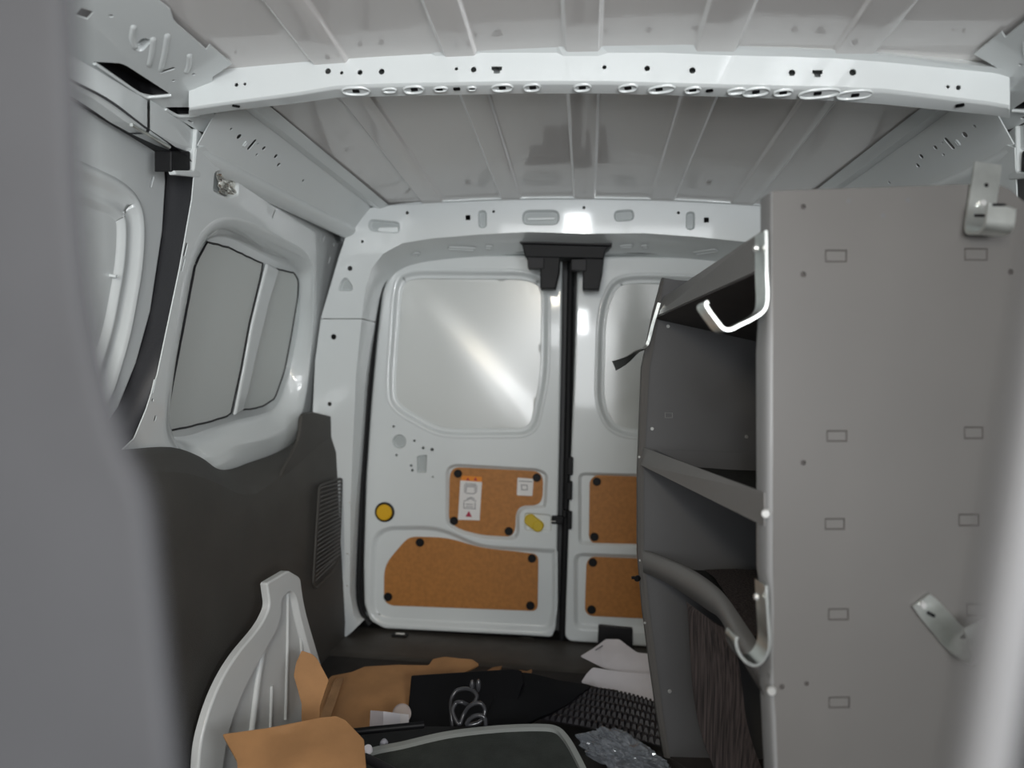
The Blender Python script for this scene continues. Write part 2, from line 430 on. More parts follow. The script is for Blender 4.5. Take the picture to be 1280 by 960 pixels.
for x, y in ((590, 110.5), (628, 111), (666, 111), (728, 109.5), (785, 108), (824, 112.5), (866, 111.5), (887, 113), (945, 119), (979, 117), (1022, 122), (1069, 119.5), (518, 116), (445, 118), (549, 110.5), (571, 111), (295, 128), (1200, 131)):
    pu, c, k, vk = under(x)
    l = [(c[0] + a * k, c[1] + b * vk / 12) for a, b in rl([(-4, -1.3), (4, -1.3), (4, 1.3), (-4, 1.3)], 1)]
    mb = MB(); mb.loft([[pu.w(p, .0012) for p in l], [pu.w(p, .0006) for p in l]]); mb.poly([pu.w(p, .0012) for p in l]); obj('hole_plug', mb, BLACKP, bow)

# --- rear header with upper pillars (one ring), lower pillars
Xc = PH.hit(733, 272).x
def mirx(P, xc): return Vector((2 * xc - P.x, P.y, P.z))
top_c = [PH.hit(*p) for p in ((440, 272), (452, 262), (480, 257), (530, 252), (600, 248), (660, 246), (733, 246))]
inn_c = [PH.hit(*p) for p in ((452, 398), (457, 360), (465, 335), (479, 317), (503, 304), (540, 298), (600, 293), (660, 290), (733, 292))]
top = top_c + [mirx(p, Xc) for p in top_c[-2::-1]]
inn = inn_c + [mirx(p, Xc) for p in inn_c[-2::-1]]
lo_l = [PH.hit(401, 398), PH.hit(424, 320)]
outer = lo_l + top + [mirx(p, Xc) for p in lo_l[::-1]] + inn[::-1]
hp = []
for x, y, w, h, a in ((480, 283, 40, 15, -.12), (676, 272, 46, 19, -.02), (780, 269.5, 25, 14, .05)):
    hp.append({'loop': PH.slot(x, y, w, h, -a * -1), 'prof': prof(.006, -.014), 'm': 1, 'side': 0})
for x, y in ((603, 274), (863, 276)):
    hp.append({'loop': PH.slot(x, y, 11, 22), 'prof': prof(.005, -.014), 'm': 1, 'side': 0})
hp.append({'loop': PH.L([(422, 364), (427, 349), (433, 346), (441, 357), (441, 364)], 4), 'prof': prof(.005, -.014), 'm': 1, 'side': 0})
hs = [PH.circ(x, y, r) for x, y, r in ((509, 266, 2), (617, 264.5, 1.6), (730, 259.5, 1.8), (848, 266, 1.8), (437.5, 335.5, 3), (453, 302, 1.8))]
hs += [PH.slot(x, y, 6, 6, 0, 1) for x, y in ((585, 272), (883, 275))]
mb = sheet(PH, [PH.uv(p) for p in outer], hs, hp, th=.0025)
nI = len(inn_c); tI = [min(1, max(0, (i - .3) / 3.7)) for i in range(nI)]; tI = tI + tI[-2::-1]
inb = [Vector((p.x + (.003 if p.x < 0 else -.003), 2.115, p.z - .030 * t)) for p, t in zip(inn, tI)]
mid = [p.lerp(q, .12) + Vector((0, .002, 0)) for p, q in zip(inn, inb)]
def dense(l): return cr(l, 5)
mb.loft([dense(inn), dense(mid), dense(inb)], closed=False)
tb = [Vector((p.x, p.y - .012, zr(p.x, p.y) - .0075)) for p in top]
mb.loft([dense(top), dense([p.lerp(q, .4) + Vector((0, .006, 0)) for p, q in zip(top, tb)]), dense(tb)], closed=False)
hdr = obj('trim_3', mb, [WHITE, HOLE_SHADE], None, 'white steel header over the rear doors with pressed oval pockets', 'header', 'structure')
mb = MB()
for x, y, w, h in ((676, 273, 34, 3.5), (484, 287, 26, 7)):
    mb = MB(); l = ccw(PH.slot(x, y, w, h)); mb.loft([[PH.w(p, k) for p in inset(l, i)] for i, k in ((0, -.013), (.001, -.009), (.002, -.008))]); mb.poly([PH.w(p, -.008) for p in inset(l, .002)]); obj('inner_stiffener', mb, WHITE, hdr)
mb = MB()      # pressed slots along the lower lip of the header
di, dbk = dense(inn), dense(inb)
for x, y, w in ((577, 305, 34), (611, 306, 10), (675, 297.5, 16), (731, 299, 16), (783, 301, 16), (806, 303, 9), (882, 305, 30), (520, 308, 10)):
    k_ = min(range(len(di)), key=lambda i: abs(proj(di[i].lerp(dbk[i], .5))[0] - x))
    pl2 = Pl(di[k_].lerp(dbk[k_], .5) + Vector((0, -.002, -.002)), (di[k_ + 1] - di[k_ - 1]).cross(dbk[k_] - di[k_]))
    q_ = proj(pl2.p); c_ = pl2.q(x, q_[1]); kk = pl2.sc(x, q_[1])
    l = ccw([(c_[0] + a_ * kk, c_[1] + b_ * kk * 2.2) for a_, b_ in rl([(-w / 2, -2.2), (w / 2, -2.2), (w / 2, 2.2), (-w / 2, 2.2)], 2)])
    mb = MB(); mb.loft([[pl2.w(p, k) for p in inset(l, i)] for i, k in bead(.003, .003, 4)]); obj('stamped_slot', mb, WHITE, hdr)

pl_ = [(401, 399), (452, 399), (445, 470), (441, 560), (438, 640), (437, 740), (442, 770), (450, 780), (440, 790), (412, 812), (398, 812), (396, 600), (391, 515), (394, 450)]
hs = [PH.circ(417, 421, 3.4), PH.circ(412, 505, 2.6), PH.circ(446, 505, 2)]
mb = sheet(PH, [PH.q(*p) for p in pl_], hs, th=.0025)
e = [PH.hit(*p) for p in ((452, 399), (445, 470), (441, 560), (438, 640), (437, 740), (442, 770), (450, 780))]
e2 = [Vector((p.x + .003, 2.115, p.z)) for p in e]
mb.loft([dense(e), dense([p.lerp(q, .12) + Vector((0, .002, 0)) for p, q in zip(e, e2)]), dense(e2)], closed=False)
pil = obj('trim_4', mb, WHITE, None, 'white steel pillar beside the hinge edge of the wide open-faced rear door', 'pillar', 'structure')
for x, y in ((437, 628), (435, 692), (434, 732)): obj('pillar_stud', MB().disc(PH.hit(x, y), PH.n, .003, .002), STEEL, pil)
pr = [mirx(PH.hit(*p), Xc) for p in pl_]
mb = sheet(PH, [PH.uv(p) for p in pr], th=.0025)
em = [mirx(p, Xc) for p in e]; em2 = [Vector((p.x - .003, 2.115, p.z)) for p in em]
mb.loft([dense(em), dense(em2)], closed=False)
obj('trim_5', mb, WHITE, None, 'white steel pillar hidden behind the grey shelving', 'pillar', 'structure')

# --- door seal
sp = [(640, 311), (560, 313), (522, 318), (500, 325), (486, 338), (477, 357), (472, 380), (464, 450), (458, 520), (453, 600), (450, 690), (449, 740), (452, 765), (462, 781)]
PSl = Pl((0, 2.085, 0), (0, -1, 0))
pts = [PSl.hit(*p) for p in sp]
Xs = PSl.hit(733, 311).x
pts = pts[::-1] + [PSl.hit(733, 311)] + [mirx(p, Xs) for p in pts]
mb = MB().tube(cr(pts, 6), .0105, 8)
obj('door_seal', mb, RUBBER, None, 'black rubber weather seal round the rear door opening', 'door seal')

# ================================================================== REAR DOORS
def studs(parent, pl, pts, r=5.2, lift=0.0):
    for x, y in pts:
        m = MB().disc(pl.hit(x, y) + pl.n * lift, pl.n, r * pl.sc(x, y), .005, 20, .5); obj('push_clip', m, BLACKP, parent)
PDb = PD.off(-.0085)         # hardboard face inside its pocket
# wide door
d1 = [(519, 321), (600, 319), (703, 319), (702, 420), (699, 560), (696, 700), (695, 785), (690, 797), (660, 795), (480, 786), (462, 776), (455, 755), (454, 700), (457, 600), (463, 510), (470, 430), (478, 362), (485, 342), (498, 328)]
win = rl([(508, 335), (664, 336), (689, 352), (688, 470), (672, 548), (548, 549), (484, 512), (481, 480), (490, 350)], 26, 8)
ax0, ax1 = PD.q(548, 388), PD.q(676, 528)
adir = (Vector(ax1) - Vector(ax0)).normalized(); aper = Vector((-adir.y, adir.x))
def sheen_crease(P, h=-.0042, sg=.040):  # bend shaped so the added lamps show as a diagonal sheen
    s = (Vector(PD.uv(P)) - Vector(ax0)).dot(aper)
    return P + PD.n * (h * math.tanh(s / sg))
lowp = rl([(462, 672, 18), (480, 657, 12), (548, 656, 24), (600, 680, 20), (697, 686, 6), (697, 770, 20), (688, 792, 14), (478, 781, 16), (460, 768, 14)], 10)
upp = rl([(556, 586), (566, 579), (674, 585), (686, 592), (684, 632), (680, 637), (658, 637), (650, 642), (650, 668), (644, 677), (604, 675), (574, 668), (556, 656)], 7)
fe = [{'loop': [PD.q(*p) for p in win], 'prof': [(0, 0), (.004, .0012), (.008, .0015), (.012, -.002), (.016, -.008), (.020, -.0105), (.024, -.0105), (.026, -.0095), (.0285, -.010), (.029, -.015)], 'cap': False},
      {'loop': [PD.q(*p) for p in lowp], 'prof': prof(.018, -.013), 'm': 0},
      {'loop': [PD.q(*p) for p in upp], 'prof': prof(.012, -.013), 'm': 0},
      {'loop': PD.L([(655, 640), (690, 643), (690, 666), (655, 664)], 5), 'prof': prof(.006, -.006), 'm': 0},
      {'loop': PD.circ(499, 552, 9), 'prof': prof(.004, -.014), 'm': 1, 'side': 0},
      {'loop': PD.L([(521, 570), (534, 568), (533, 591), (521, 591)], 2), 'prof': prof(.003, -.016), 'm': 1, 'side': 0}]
hs = [PD.circ(x, y, r) for x, y, r in ((492, 533, 1.6), (518, 551, 1.6), (529, 560, 1.8), (540, 562, 2.2), (495.5, 569, 1.6), (514, 582, 1.6), (515.5, 588, 1.8), (541, 596, 1.2))]
mb = sheet(PD, [PD.q(*p) for p in rl(d1, 4)], hs, fe, th=.03, edge=.006)
door1 = obj('door_1', mb, [WHITE, HOLE_SHADE], None, 'wide white rear door with yellow knob, warning sticker and bare window panel', 'door', 'structure')
bl = inset(clean(ccw([PD.q(*p) for p in win])), .0285)
mb = sheet(PD, bl, th=.0015, d=-.0135, warp=sheen_crease, grid=.008)
obj('window_blank', mb, BLANK, door1, 'blank satin panel with a bright diagonal sheen')
hb = rl([(480, 716, 8), (484, 702, 10), (506, 676, 8), (514, 671, 8), (560, 672, 20), (600, 685, 20), (640, 689, 10), (673, 693, 8), (672, 764, 8), (488, 757, 6), (480, 751, 6)], 5)
mb = sheet(PDb, [PDb.q(*p) for p in hb], th=.003, edge=.0008)
h1 = obj('lower_hardboard', mb, BOARD, door1)
studs(h1, PDb, ((525, 678), (665, 698), (485, 746), (663, 757)))
hb = rl([(562, 592, 8), (568, 584, 8), (672, 589, 8), (679, 597, 8), (678, 626, 10), (670, 632, 8), (652, 632, 8), (645, 640, 8), (644, 664, 8), (638, 671, 6), (603, 669, 10), (575, 662, 10), (561, 652, 8)], 5)
mb = sheet(PDb, [PDb.q(*p) for p in hb], th=.003, edge=.0008)
h2 = obj('upper_hardboard', mb, BOARD, door1)
studs(h2, PDb, ((572.5, 592), (671, 597), (567.5, 651), (636, 664)))
# warning sticker
def plate(pl, pts, d, th=.0006): return sheet(pl, [pl.q(*p) for p in pts], th=th, d=d)
def strokes(pl, segs, d, w=1.0):
    m = MB()
    for a, b in segs:
        a = Vector(a); b = Vector(b); t = (b - a).normalized() * w / 2; n_ = Vector((-t.y, t.x))
        m.poly([pl.w(pl.q(*q), d) for q in (a - t + n_, b + t + n_, b + t - n_, a - t - n_)])
    return m
mb = plate(PDb, ((575.5, 600.5), (602.5, 602.5), (599.5, 650.5), (572.5, 649.5)), .0012)
obj('warning_sticker', mb, STICK, h2, 'white warning sticker with line drawings and red triangle')
st_p = COL.objects['warning_sticker']
mb = plate(PDb, ((577.5, 594.5), (602.5, 596), (602.5, 602.5), (576, 600.5)), .0012); obj('orange_strip', mb, ORANGE, h2, 'orange warning strip')
mb = MB()
for x in (585, 594.5): mb.poly([PDb.w(PDb.q(*q), .0022) for q in ((x - 2.2, 600.3), (x, 596.6), (x + 2.2, 600.6))])
obj('strip_mark', mb, RED, h2)
sg = [((582, 604), (595, 605)), ((581, 606), (581, 615)), ((581, 606), (596, 607)), ((596, 607), (595.5, 615)), ((581, 615), (584, 616.5)), ((584, 616.5), (592, 617)), ((592, 617), (595.5, 615)), ((583, 608), (583, 614)), ((583, 608), (594, 608.5)), ((594, 608.5), (593.5, 614)),
      ((580, 626), (584, 625)), ((584, 625), (588, 623)), ((588, 623), (592, 625)), ((592, 625), (595, 626)), ((580, 628), (580, 635)), ((580, 635), (594, 636)), ((594, 628.5), (594, 636)), ((584, 623), (589, 621.5)), ((589, 621.5), (593, 623.5)), ((583, 630), (591, 630.5)), ((583, 633), (591, 633.5))]
mb = strokes(PDb, sg, .0022, .8); obj('sticker_drawing', mb, INK, h2)
mb = MB().poly([PDb.w(PDb.q(*q), .0022) for q in ((582, 645.5), (586.3, 638.5), (590, 646))]); obj('red_triangle', mb, RED, h2)
mb = plate(PDb, rl([(647, 597), (667, 598.5), (665.5, 620), (646, 619)], 1.5), .0012); obj('small_sticker', mb, STICK, h2, 'small white sticker with a short line of print')
sg = [((649.5 + 2.3 * k, 601.2 + .12 * k), (651 + 2.3 * k, 601.3 + .12 * k)) for k in range(7)] + [((652, 606), (652, 612)), ((652, 606), (659, 606.5)), ((659, 606.5), (659, 612)), ((652, 612), (659, 612.4))]
mb = strokes(PDb, sg, .0022, .9)
obj('small_print', mb, INK, h2)
# yellow knob, yellow grip, lock
k = thing
mb = MB().disc(PD.hit(481, 640), PD.n, 12.2 * PD.sc(481, 640), .004, 28, .4); kn = obj('knob_ring', mb, BLACKP, door1)
mb = MB().disc(PD.hit(481, 640) + PD.n * .004, PD.n, 9.6 * PD.sc(481, 640), .006, 28, .4); obj('yellow_knob', mb, YEL, kn)
mb = MB(); a, b = PD.hit(663, 650.5), PD.hit(672.5, 657.5); mb.disc(a - PD.n * .005, PD.n, 7.6 * PD.sc(663, 650), .007, 24, .3); 
l = ccw(PD.slot(667.7, 654, 25, 14.5, -.62)); mb.loft([[PD.w(p, k_) for p in inset(l, i)] for i, k_ in ((0, -.005), (0, .002), (.002, .004))]); mb.poly([PD.w(p, .004) for p in inset(l, .002)])
obj('release_grip', mb, YEL2, door1)
mb = MB().disc(b + PD.n * .004, PD.n, 6.6 * PD.sc(672, 657), .003, 24, .5); obj('grip_cap', mb, YEL2, COL.objects['release_grip'])
mb = MB(); 
mb.box(PD.hit(697, 649) + PD.n * .008, (.034, .018, .022), None, .003); mb.box(PD.hit(706, 641) + PD.n * .006, (.010, .022, .02), None, .002)
lk = obj('lock_catch', mb, BLACKP, door1)
mb = MB().box(PD.hit(692, 650) + PD.n * .0195, (.014, .005, .002), None, .0008); obj('catch_pin', mb, STEEL, lk)

# centre seal between the doors
PG = Pl((0, YR + .004, 0), (0, -1, 0))
cs = [((709.5, 320), (717.5, 320)), ((707.5, 420), (716, 420)), ((704.5, 560), (714, 560)), ((701, 700), (710, 700)), ((698, 800), (706, 800))]
mb = MB(); L0 = [PG.hit(*a) for a, b in cs]; L1 = [PG.hit(*b) for a, b in cs]
mb.loft([[p + Vector((0, .03, 0)) for p in L0], L0, [p.lerp(q, .5) + Vector((0, -.005, 0)) for p, q in zip(L0, L1)], L1, [p + Vector((0, .03, 0)) for p in L1]], closed=False)
obj('centre_seal', mb, RUBBER, None, 'black rubber strip filling the gap between the two rear doors', 'door seal')

# narrow door, mostly behind the shelving
d2 = [(722, 321), (800, 320), (890, 322), (980, 330), (1000, 350), (1012, 520), (1015, 700), (1010, 800), (1000, 815), (860, 812), (712, 802), (706, 796), (711, 640), (717, 480)]
win2 = rl([(786, 340, 34), (760, 350, 30), (745, 390, 30), (742, 510, 30), (764, 548, 30), (960, 560, 40), (970, 345, 40)], 30, 8)
low2 = rl([(716, 690), (1000, 700), (1000, 800), (716, 788)], 14); up2 = rl([(722, 590), (1000, 596), (1000, 690), (722, 682)], 10)
fe = [{'loop': [PD.q(*p) for p in win2], 'prof': [(0, 0), (.004, .0012), (.008, .0015), (.012, -.002), (.016, -.008), (.020, -.0105), (.024, -.0105), (.026, -.0095), (.0285, -.010), (.029, -.015)], 'cap': False},
      {'loop': [PD.q(*p) for p in low2], 'prof': prof(.016, -.013)}, {'loop': [PD.q(*p) for p in up2], 'prof': prof(.012, -.013)}]
mb = sheet(PD, [PD.q(*p) for p in rl(d2, 5)], (), fe, th=.03, edge=.006)
door2 = obj('door_2', mb, WHITE, None, 'white rear door half hidden behind the grey shelving', 'door', 'structure')
ax2 = PD.q(775, 350)
bl = inset(clean(ccw([PD.q(*p) for p in win2])), .0285)
def crease2(P):
    s = (Vector(PD.uv(P)) - Vector(PD.q(794, 400))).x
    return P + PD.n * (-.0042 * math.tanh(s / .030))
mb = sheet(PD, bl, th=.0015, d=-.0135, warp=crease2, grid=.01); obj('window_blank', mb, BLANK, door2)
mb = sheet(PDb, [PDb.q(*p) for p in rl([(737, 601), (744, 594), (980, 602), (980, 690), (742, 680), (736, 673)], 5)], th=.003, edge=.0008); h3 = obj('upper_hardboard', mb, BOARD, door2)
studs(h3, PDb, ((746, 602), (743, 671)))
mb = sheet(PDb, [PDb.q(*p) for p in rl([(733, 703), (739, 696), (980, 706), (980, 782), (737, 770), (731, 764)], 5)], th=.003, edge=.0008); h4 = obj('lower_hardboard', mb, BOARD, door2)
studs(h4, PDb, ((741, 703), (739.5, 762)))
mb = MB(); 
mb = sheet(PD.off(.012), PD.off(.012).L([(748, 782), (791, 786), (791, 812), (747, 808)], 2), th=.014, edge=.002); obj('latch_cover', mb, GREYP, door2)
for x, y in ((712, 612), (713, 582)): obj('lock_body', MB().box(PD.hit(x, y) + PD.n * .004, (.016, .05 if y > 600 else .03, .05), None, .003), BLACKP, door2)
mb = MB().box(PD.hit(712, 649) + PD.n * .006, (.014, .03, .05), None, .003); obj('strike_plate', mb, BLACKP, door2)

# top latch bracket
PLt = Pl((0, 2.0, 0), (0, -1, 0))
lt = thing('latch_bracket', 'black plastic latch bracket fixed under the header above the door gap', 'latch', PLt.hit(706, 310))
mb = sheet(PLt, PLt.L([(648, 297), (766, 300), (765, 307), (650, 304)], 1), th=.05, edge=.002); obj('top_plate', mb, GREYP, lt)
mb = sheet(PLt.off(-.004), PLt.L([(652, 304), (764, 307), (757, 312), (755, 323), (656, 321), (654, 312)], 2), th=.06, edge=.003); obj('housing', mb, BLACKP, lt)
mb = sheet(PLt.off(-.002), PLt.L([(675, 320), (700, 321), (699, 340), (694, 361), (675, 361)], 2), th=.04, edge=.003, back=True); obj('striker', mb, BLACKP, lt)
mb = sheet(PLt.off(-.002), PLt.L([(729, 322), (755, 323), (753, 342), (749, 362), (728, 362)], 2), th=.04, edge=.003, back=True); obj('striker', mb, BLACKP, lt)
mb = sheet(PLt.off(.004), PLt.L([(659, 321), (680, 322), (680, 336), (660, 336)], 1.5), th=.03, edge=.002, back=True); obj('buffer', mb, GREYP, lt)
mb = sheet(PLt.off(.004), PLt.L([(714, 324), (733, 324), (733, 339), (714, 338)], 1.5), th=.03, edge=.002, back=True); obj('buffer', mb, GREYP, lt)
for x, y, w in ((674, 296.5, 17), (732, 298, 15)): mb = MB(); mb.loft([[PLt.w(p, k_) for p in inset(ccw(PLt.slot(x, y, w, 4, 0, 1)), i)] for i, k_ in ((0, 0), (0, .003), (.001, .004))]); mb.poly([PLt.w(p, .004) for p in inset(ccw(PLt.slot(x, y, w, 4, 0, 1)), .001)]); obj('bracket_tab', mb, WHITE, lt, 'white metal tab')

# ================================================================== LEFT SIDE
# rail between roof edge and wall, rear bay
A0, A1 = PZE.hit(311, 139), PZE.hit(462, 256); B0, B1 = LW.hit(258, 186), LW.hit(430, 276)
RA = Pl((A0 + A1 + B0) / 3, (A1 - A0).cross(B0 - A0))
g0, g1 = RA.hit(262, 190), RA.hit(428, 276); A00 = A0 - (A1 - A0).normalized() * .075; A11 = A1 + (A1 - A0).normalized() * .07; g00 = g0 - (g1 - g0).normalized() * .035; g11 = g1 + (g1 - g0) * ((2.05 - g1.y) / (g1 - g0).y)
ol = [RA.uv(A00), RA.uv(A11), RA.uv(g11), RA.uv(g00)]
A0, A1 = A00, A11
hs = [RA.circ(x, y, r) for x, y, r in ((289, 161.5, 1.8), (299, 171, 3.4), (330, 185.5, 2.6), (345, 195.5, 2.8), (348.5, 206, 2.6), (321, 193.5, 1.8), (379, 226, 2), (322.5, 180, 1.4))]
hs += [RA.slot(315, 181, 5, 15, -.1)]
def railsheet():
    m = sheet(RA, ol, hs, [{'loop': RA.slot(306, 180, 5, 8, 0), 'prof': bead(.003, .002)}], th=.002)
    return m
mb = railsheet()
# flange with ticks along the roof edge
fl0, fl1 = A0 + Vector((.018, 0, 0)), A1 + Vector((.018, 0, 0))
mb.loft([[A0 + Vector((0, 0, -.002)), A1 + Vector((0, 0, -.002))], [fl0 + Vector((.006, 0, -.006)), fl1 + Vector((.006, 0, -.006))], [fl0 + Vector((.03, 0, .002)), fl1 + Vector((.03, 0, .002))]], closed=False, smooth=False)
# lower roll of the rail
g0, g1 = g00, g11
mb.loft([[g0 + Vector(k), g1 + Vector(k)] for k in ((0, 0, 0), (.0015, 0, -.004), (.001, 0, -.009), (-.004, 0, -.016), (-.013, 0, -.022), (-.03, 0, -.028))], closed=False)
rail_mb = mb
obj('trim_6', mb, WHITE, None, 'white steel roof rail above the blanked quarter window', 'roof rail', 'structure')
obj('trim_7', mirrored(rail_mb), WHITE, None, 'white steel roof rail above the grey shelving', 'roof rail', 'structure')

# upper wall with quarter window recess
wl = [(246, 186), (262, 180), (430, 270), (446, 270), (424, 325), (403, 400), (393, 515), (391, 640), (150, 640), (149, 566), (168, 548), (183, 512), (197, 468), (225, 335), (240, 250)]
q_out = rl([(232, 330, 30), (256, 278, 25), (290, 268, 20), (345, 292, 30), (392, 318, 25), (392, 400, 30), (383, 500, 30), (364, 560, 25), (300, 580, 20), (270, 592, 15), (226, 574, 20), (203, 556, 20), (207, 480, 30)], 15, 6)
q_in = rl([(244, 318, 25), (262, 296, 18), (285, 296, 14), (335, 322, 20), (374, 340, 14), (374, 400, 20), (364, 460, 20), (346, 512, 18), (318, 520, 12), (290, 526, 12), (232, 546, 12), (205, 546, 12), (212, 480, 20)], 12, 6)
LWo = LW.off(-.050)
N = 110
lo_ = [LW.w(p) for p in resample([tuple(LW.q(*p)) for p in q_out], N)]
li_ = [LWo.w(p) for p in resample([tuple(LWo.q(*p)) for p in q_in], N)]
holes = [LW.slot(232, 312, 4.5, 16, -.1), LW.slot(229, 331, 3, 16, -.1), LW.slot(192.5, 483, 3, 16, -.1), LW.circ(191, 500, 2.2), LW.slot(194, 523, 4, 7, -.1), LW.circ(417, 306, 2), LW.slot(342.5, 267.5, 3.5, 12, -.35), LW.slot(404.5, 298.5, 3, 8, -.3), LW.slot(411.5, 325, 3.5, 9, -.2)]
l_uv = [LW.uv(p) for p in lo_]
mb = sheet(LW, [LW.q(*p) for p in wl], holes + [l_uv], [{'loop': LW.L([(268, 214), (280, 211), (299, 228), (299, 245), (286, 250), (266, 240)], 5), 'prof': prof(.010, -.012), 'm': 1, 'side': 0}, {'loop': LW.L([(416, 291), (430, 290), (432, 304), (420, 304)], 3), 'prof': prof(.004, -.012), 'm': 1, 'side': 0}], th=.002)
prf = [(0, 0), (.06, .01), (.2, .06), (.45, .3), (.7, .66), (.85, .9), (.95, .98), (1, 1)]
rows = []
for t, dd in prf:
    rows.append([a.lerp(b, t) + LW.n * (.05 * (t - dd)) for a, b in zip(lo_, li_)])
mb.loft(rows)
side = obj('trim_8', mb, [WHITE, HOLE_SHADE], None, 'white steel side wall with a deep quarter window recess', 'side panel', 'structure')
mb = sheet(LWo, [LWo.uv(p) for p in li_], th=.002); 
qb = obj('window_1', mb, WHITE, None, 'blanked quarter window with two grey infill panels', 'window', 'structure')
LWp = LWo.off(.001)
pA = [(258, 302), (285, 309), (308, 320), (328, 329), (321, 360), (310, 405), (300, 460), (287, 519), (262, 526), (236, 533), (205, 539), (213, 488), (226, 420), (243, 330)]
pB = [(345, 336), (357, 339), (366, 341), (372, 350), (371, 372), (363, 420), (355, 462), (343, 497), (328, 508), (312, 511), (299, 513), (305, 488), (318, 430), (334, 370)]
for p in (pA, pB):
    l = [LWp.q(*q) for q in p]
    mb = sheet(LWp, l, th=.0008, d=.0015); b = obj('infill_panel', mb, WBLANK, qb)
    e = [LWp.w(q, .002) for q in resample(l, 60)]
    if p is pA: e = [q for q in e]
    mb = MB().tube([q + Vector((0, 0, .0012 * random.uniform(-1, 1))) for q in e], .0022, 6, True); obj('sealant_bead', mb, GREYP, b)
post = rl([(329, 328), (344, 336), (333, 372), (318, 432), (303, 498), (299, 513), (288, 519), (300, 460), (310, 405), (321, 360)], 3)
mb = sheet(LWp, [LWp.q(*q) for q in post], th=.004, d=.012, edge=.006); obj('divider_post', mb, WHITE, qb)
# crumpled foil patch
PF = LW.off(-.010)
mb = MB(); G = 14; vs = []
for i in range(G):
    for j in range(G):
        u, v = i / (G - 1), j / (G - 1)
        p = PF.hit(269 + 28 * u + 2 * v, 214 + 10 * u + 28 * v - 6 * u * v); vs.append(p + PF.n * (.004 + .007 * noise.noise(Vector((u * 5, v * 5, 1.3)))))
mb.add(vs, [(i * G + j, i * G + j + 1, (i + 1) * G + j + 1, (i + 1) * G + j) for i in range(G - 1) for j in range(G - 1)])
obj('foil_patch', mb, mat('foil', (.75, .74, .70), .22, metal=1), None, 'small crumpled foil patch stuck in a pocket above the quarter window', 'patch')

# front bay rail (ahead of the bow), mirrored too
E0, E1 = PZE.hit(150, -45), PZE.hit(290, 80)
PXl = Pl((-.675, 0, 0), (1, 0, 0))
H0, H1 = PXl.hit(-10, 12), PXl.hit(250, 162)
RF = Pl((E0 + E1 + H1) / 3, (E1 - E0).cross(H1 - E1))
ol = [RF.q(*p) for p in ((150, -45), (197, 0), (213, 12), (217, 25), (222, 31), (258, 62), (262, 56), (290, 80), (266, 96), (263, 128), (268, 144), (262, 168), (247, 163), (95, 72), (-10, 12), (-60, -45))]
op1 = RF.L([(116, 77), (150, 79), (158, 82), (212, 117), (190, 119), (176, 116)], 3); op2 = RF.L([(206, 134), (238, 134), (249, 142), (222, 143)], 2)
hs = [RF.circ(139, 20, 2.4), RF.circ(217, 101, 1.8), RF.circ(242, 93, 2), RF.slot(209, 88, 4.5, 17, -.25), RF.slot(106, 17, 12, 13, .3, 1), RF.slot(238, 152, 8, 2.5, 0)]
fe = [{'loop': RF.slot(178, 56, 11, 22, .35), 'prof': prof(.003, -.01), 'm': 1, 'side': 0}]
fe += [{'loop': op1, 'prof': [(0, 0), (.0006, -.002), (.001, -.02)], 'm': 2, 'side': 2}, {'loop': op2, 'prof': [(0, 0), (.0006, -.002), (.001, -.02)], 'm': 2, 'side': 2}]  # openings end in black pockets, their shade put into the colour
mb = sheet(RF, ol, hs, fe, th=.002)
for pts in (((192, 45), (190, 65), (186, 85)), ((210, 40), (206, 65), (200, 92)), ((168, 30), (165, 48), (170, 62)), ((237, 66), (236, 82), (232, 92))):
    mb.tube(cr([RF.hit(*p) - RF.n * .003 for p in pts], 5), [.001] + [.0052] * (len(cr(pts, 5)) - 2) + [.001], 8)
for op in (((118, 79), (176, 118), (190, 121), (214, 119)), ((207, 136), (223, 145), (250, 144))):
    mb.tube(cr([RF.hit(*p) for p in op], 4), .003, 8)
fr_mb = mb
obj('trim_9', mb, [WHITE, HOLE_SHADE, BLACKP], None, 'white steel roof rail with dark openings over the sliding door', 'roof rail', 'structure')
obj('trim_10', mirrored(fr_mb), [WHITE, HOLE_SHADE, BLACKP], None, 'white steel roof rail over the door ahead of the grey shelving', 'roof rail', 'structure')

# sliding door track
PT = Pl((-.69, 0, 0), (1, 0, .0))
tk = thing('door_track', 'white steel upper track of the sliding door', 'door track', PT.hit(200, 150))
mb = MB()
up_ = [(60, 52), (120, 87), (160, 111), (184, 125)]; dn_ = [(60, 84), (120, 118), (160, 147), (184, 161)]
for m_, (u_, d_, dd) in enumerate(((up_, dn_, 0), ([(183, 125), (212, 142), (238, 163)], [(183, 163), (212, 177), (238, 187)], .006))):
    a = [PT.hit(*p) + PT.n * dd for p in u_]; b = [PT.hit(*p) + PT.n * dd for p in d_]
    mb.loft([[p + Vector((-.03, 0, 0)) for p in a], a, b, [p + Vector((-.004, 0, -.006)) for p in b], [p + Vector((-.03, 0, -.006)) for p in b]], closed=False, smooth=False)
    mb.poly([a[-1], b[-1], b[-1] + Vector((-.03, 0, 0)), a[-1] + Vector((-.03, 0, 0))])
obj('track_rail', mb, WHITE, tk)
mb = MB(); q = [PT.hit(*p) + PT.n * .008 for p in ((158, 156), (185, 172), (206, 184))]
mb.tube(q, .003, 8); obj('guide_strip', mb, GALV, tk)
PTe = Pl((-.69, 0, 0), (1, 0, .0)); 
mb = sheet(PTe, PTe.L([(238, 160), (246, 168), (243, 222), (212, 219), (210, 213), (234, 213), (236, 185)], 2), th=.012, d=.012, edge=.003); br = obj('end_bracket', mb, WHITE, tk)
mb = sheet(PTe, PTe.L([(209, 188), (233, 189), (233, 213), (209, 215)], 2), th=.03, d=.008, edge=.003); obj('rubber_stop', mb, BLACKP, tk)
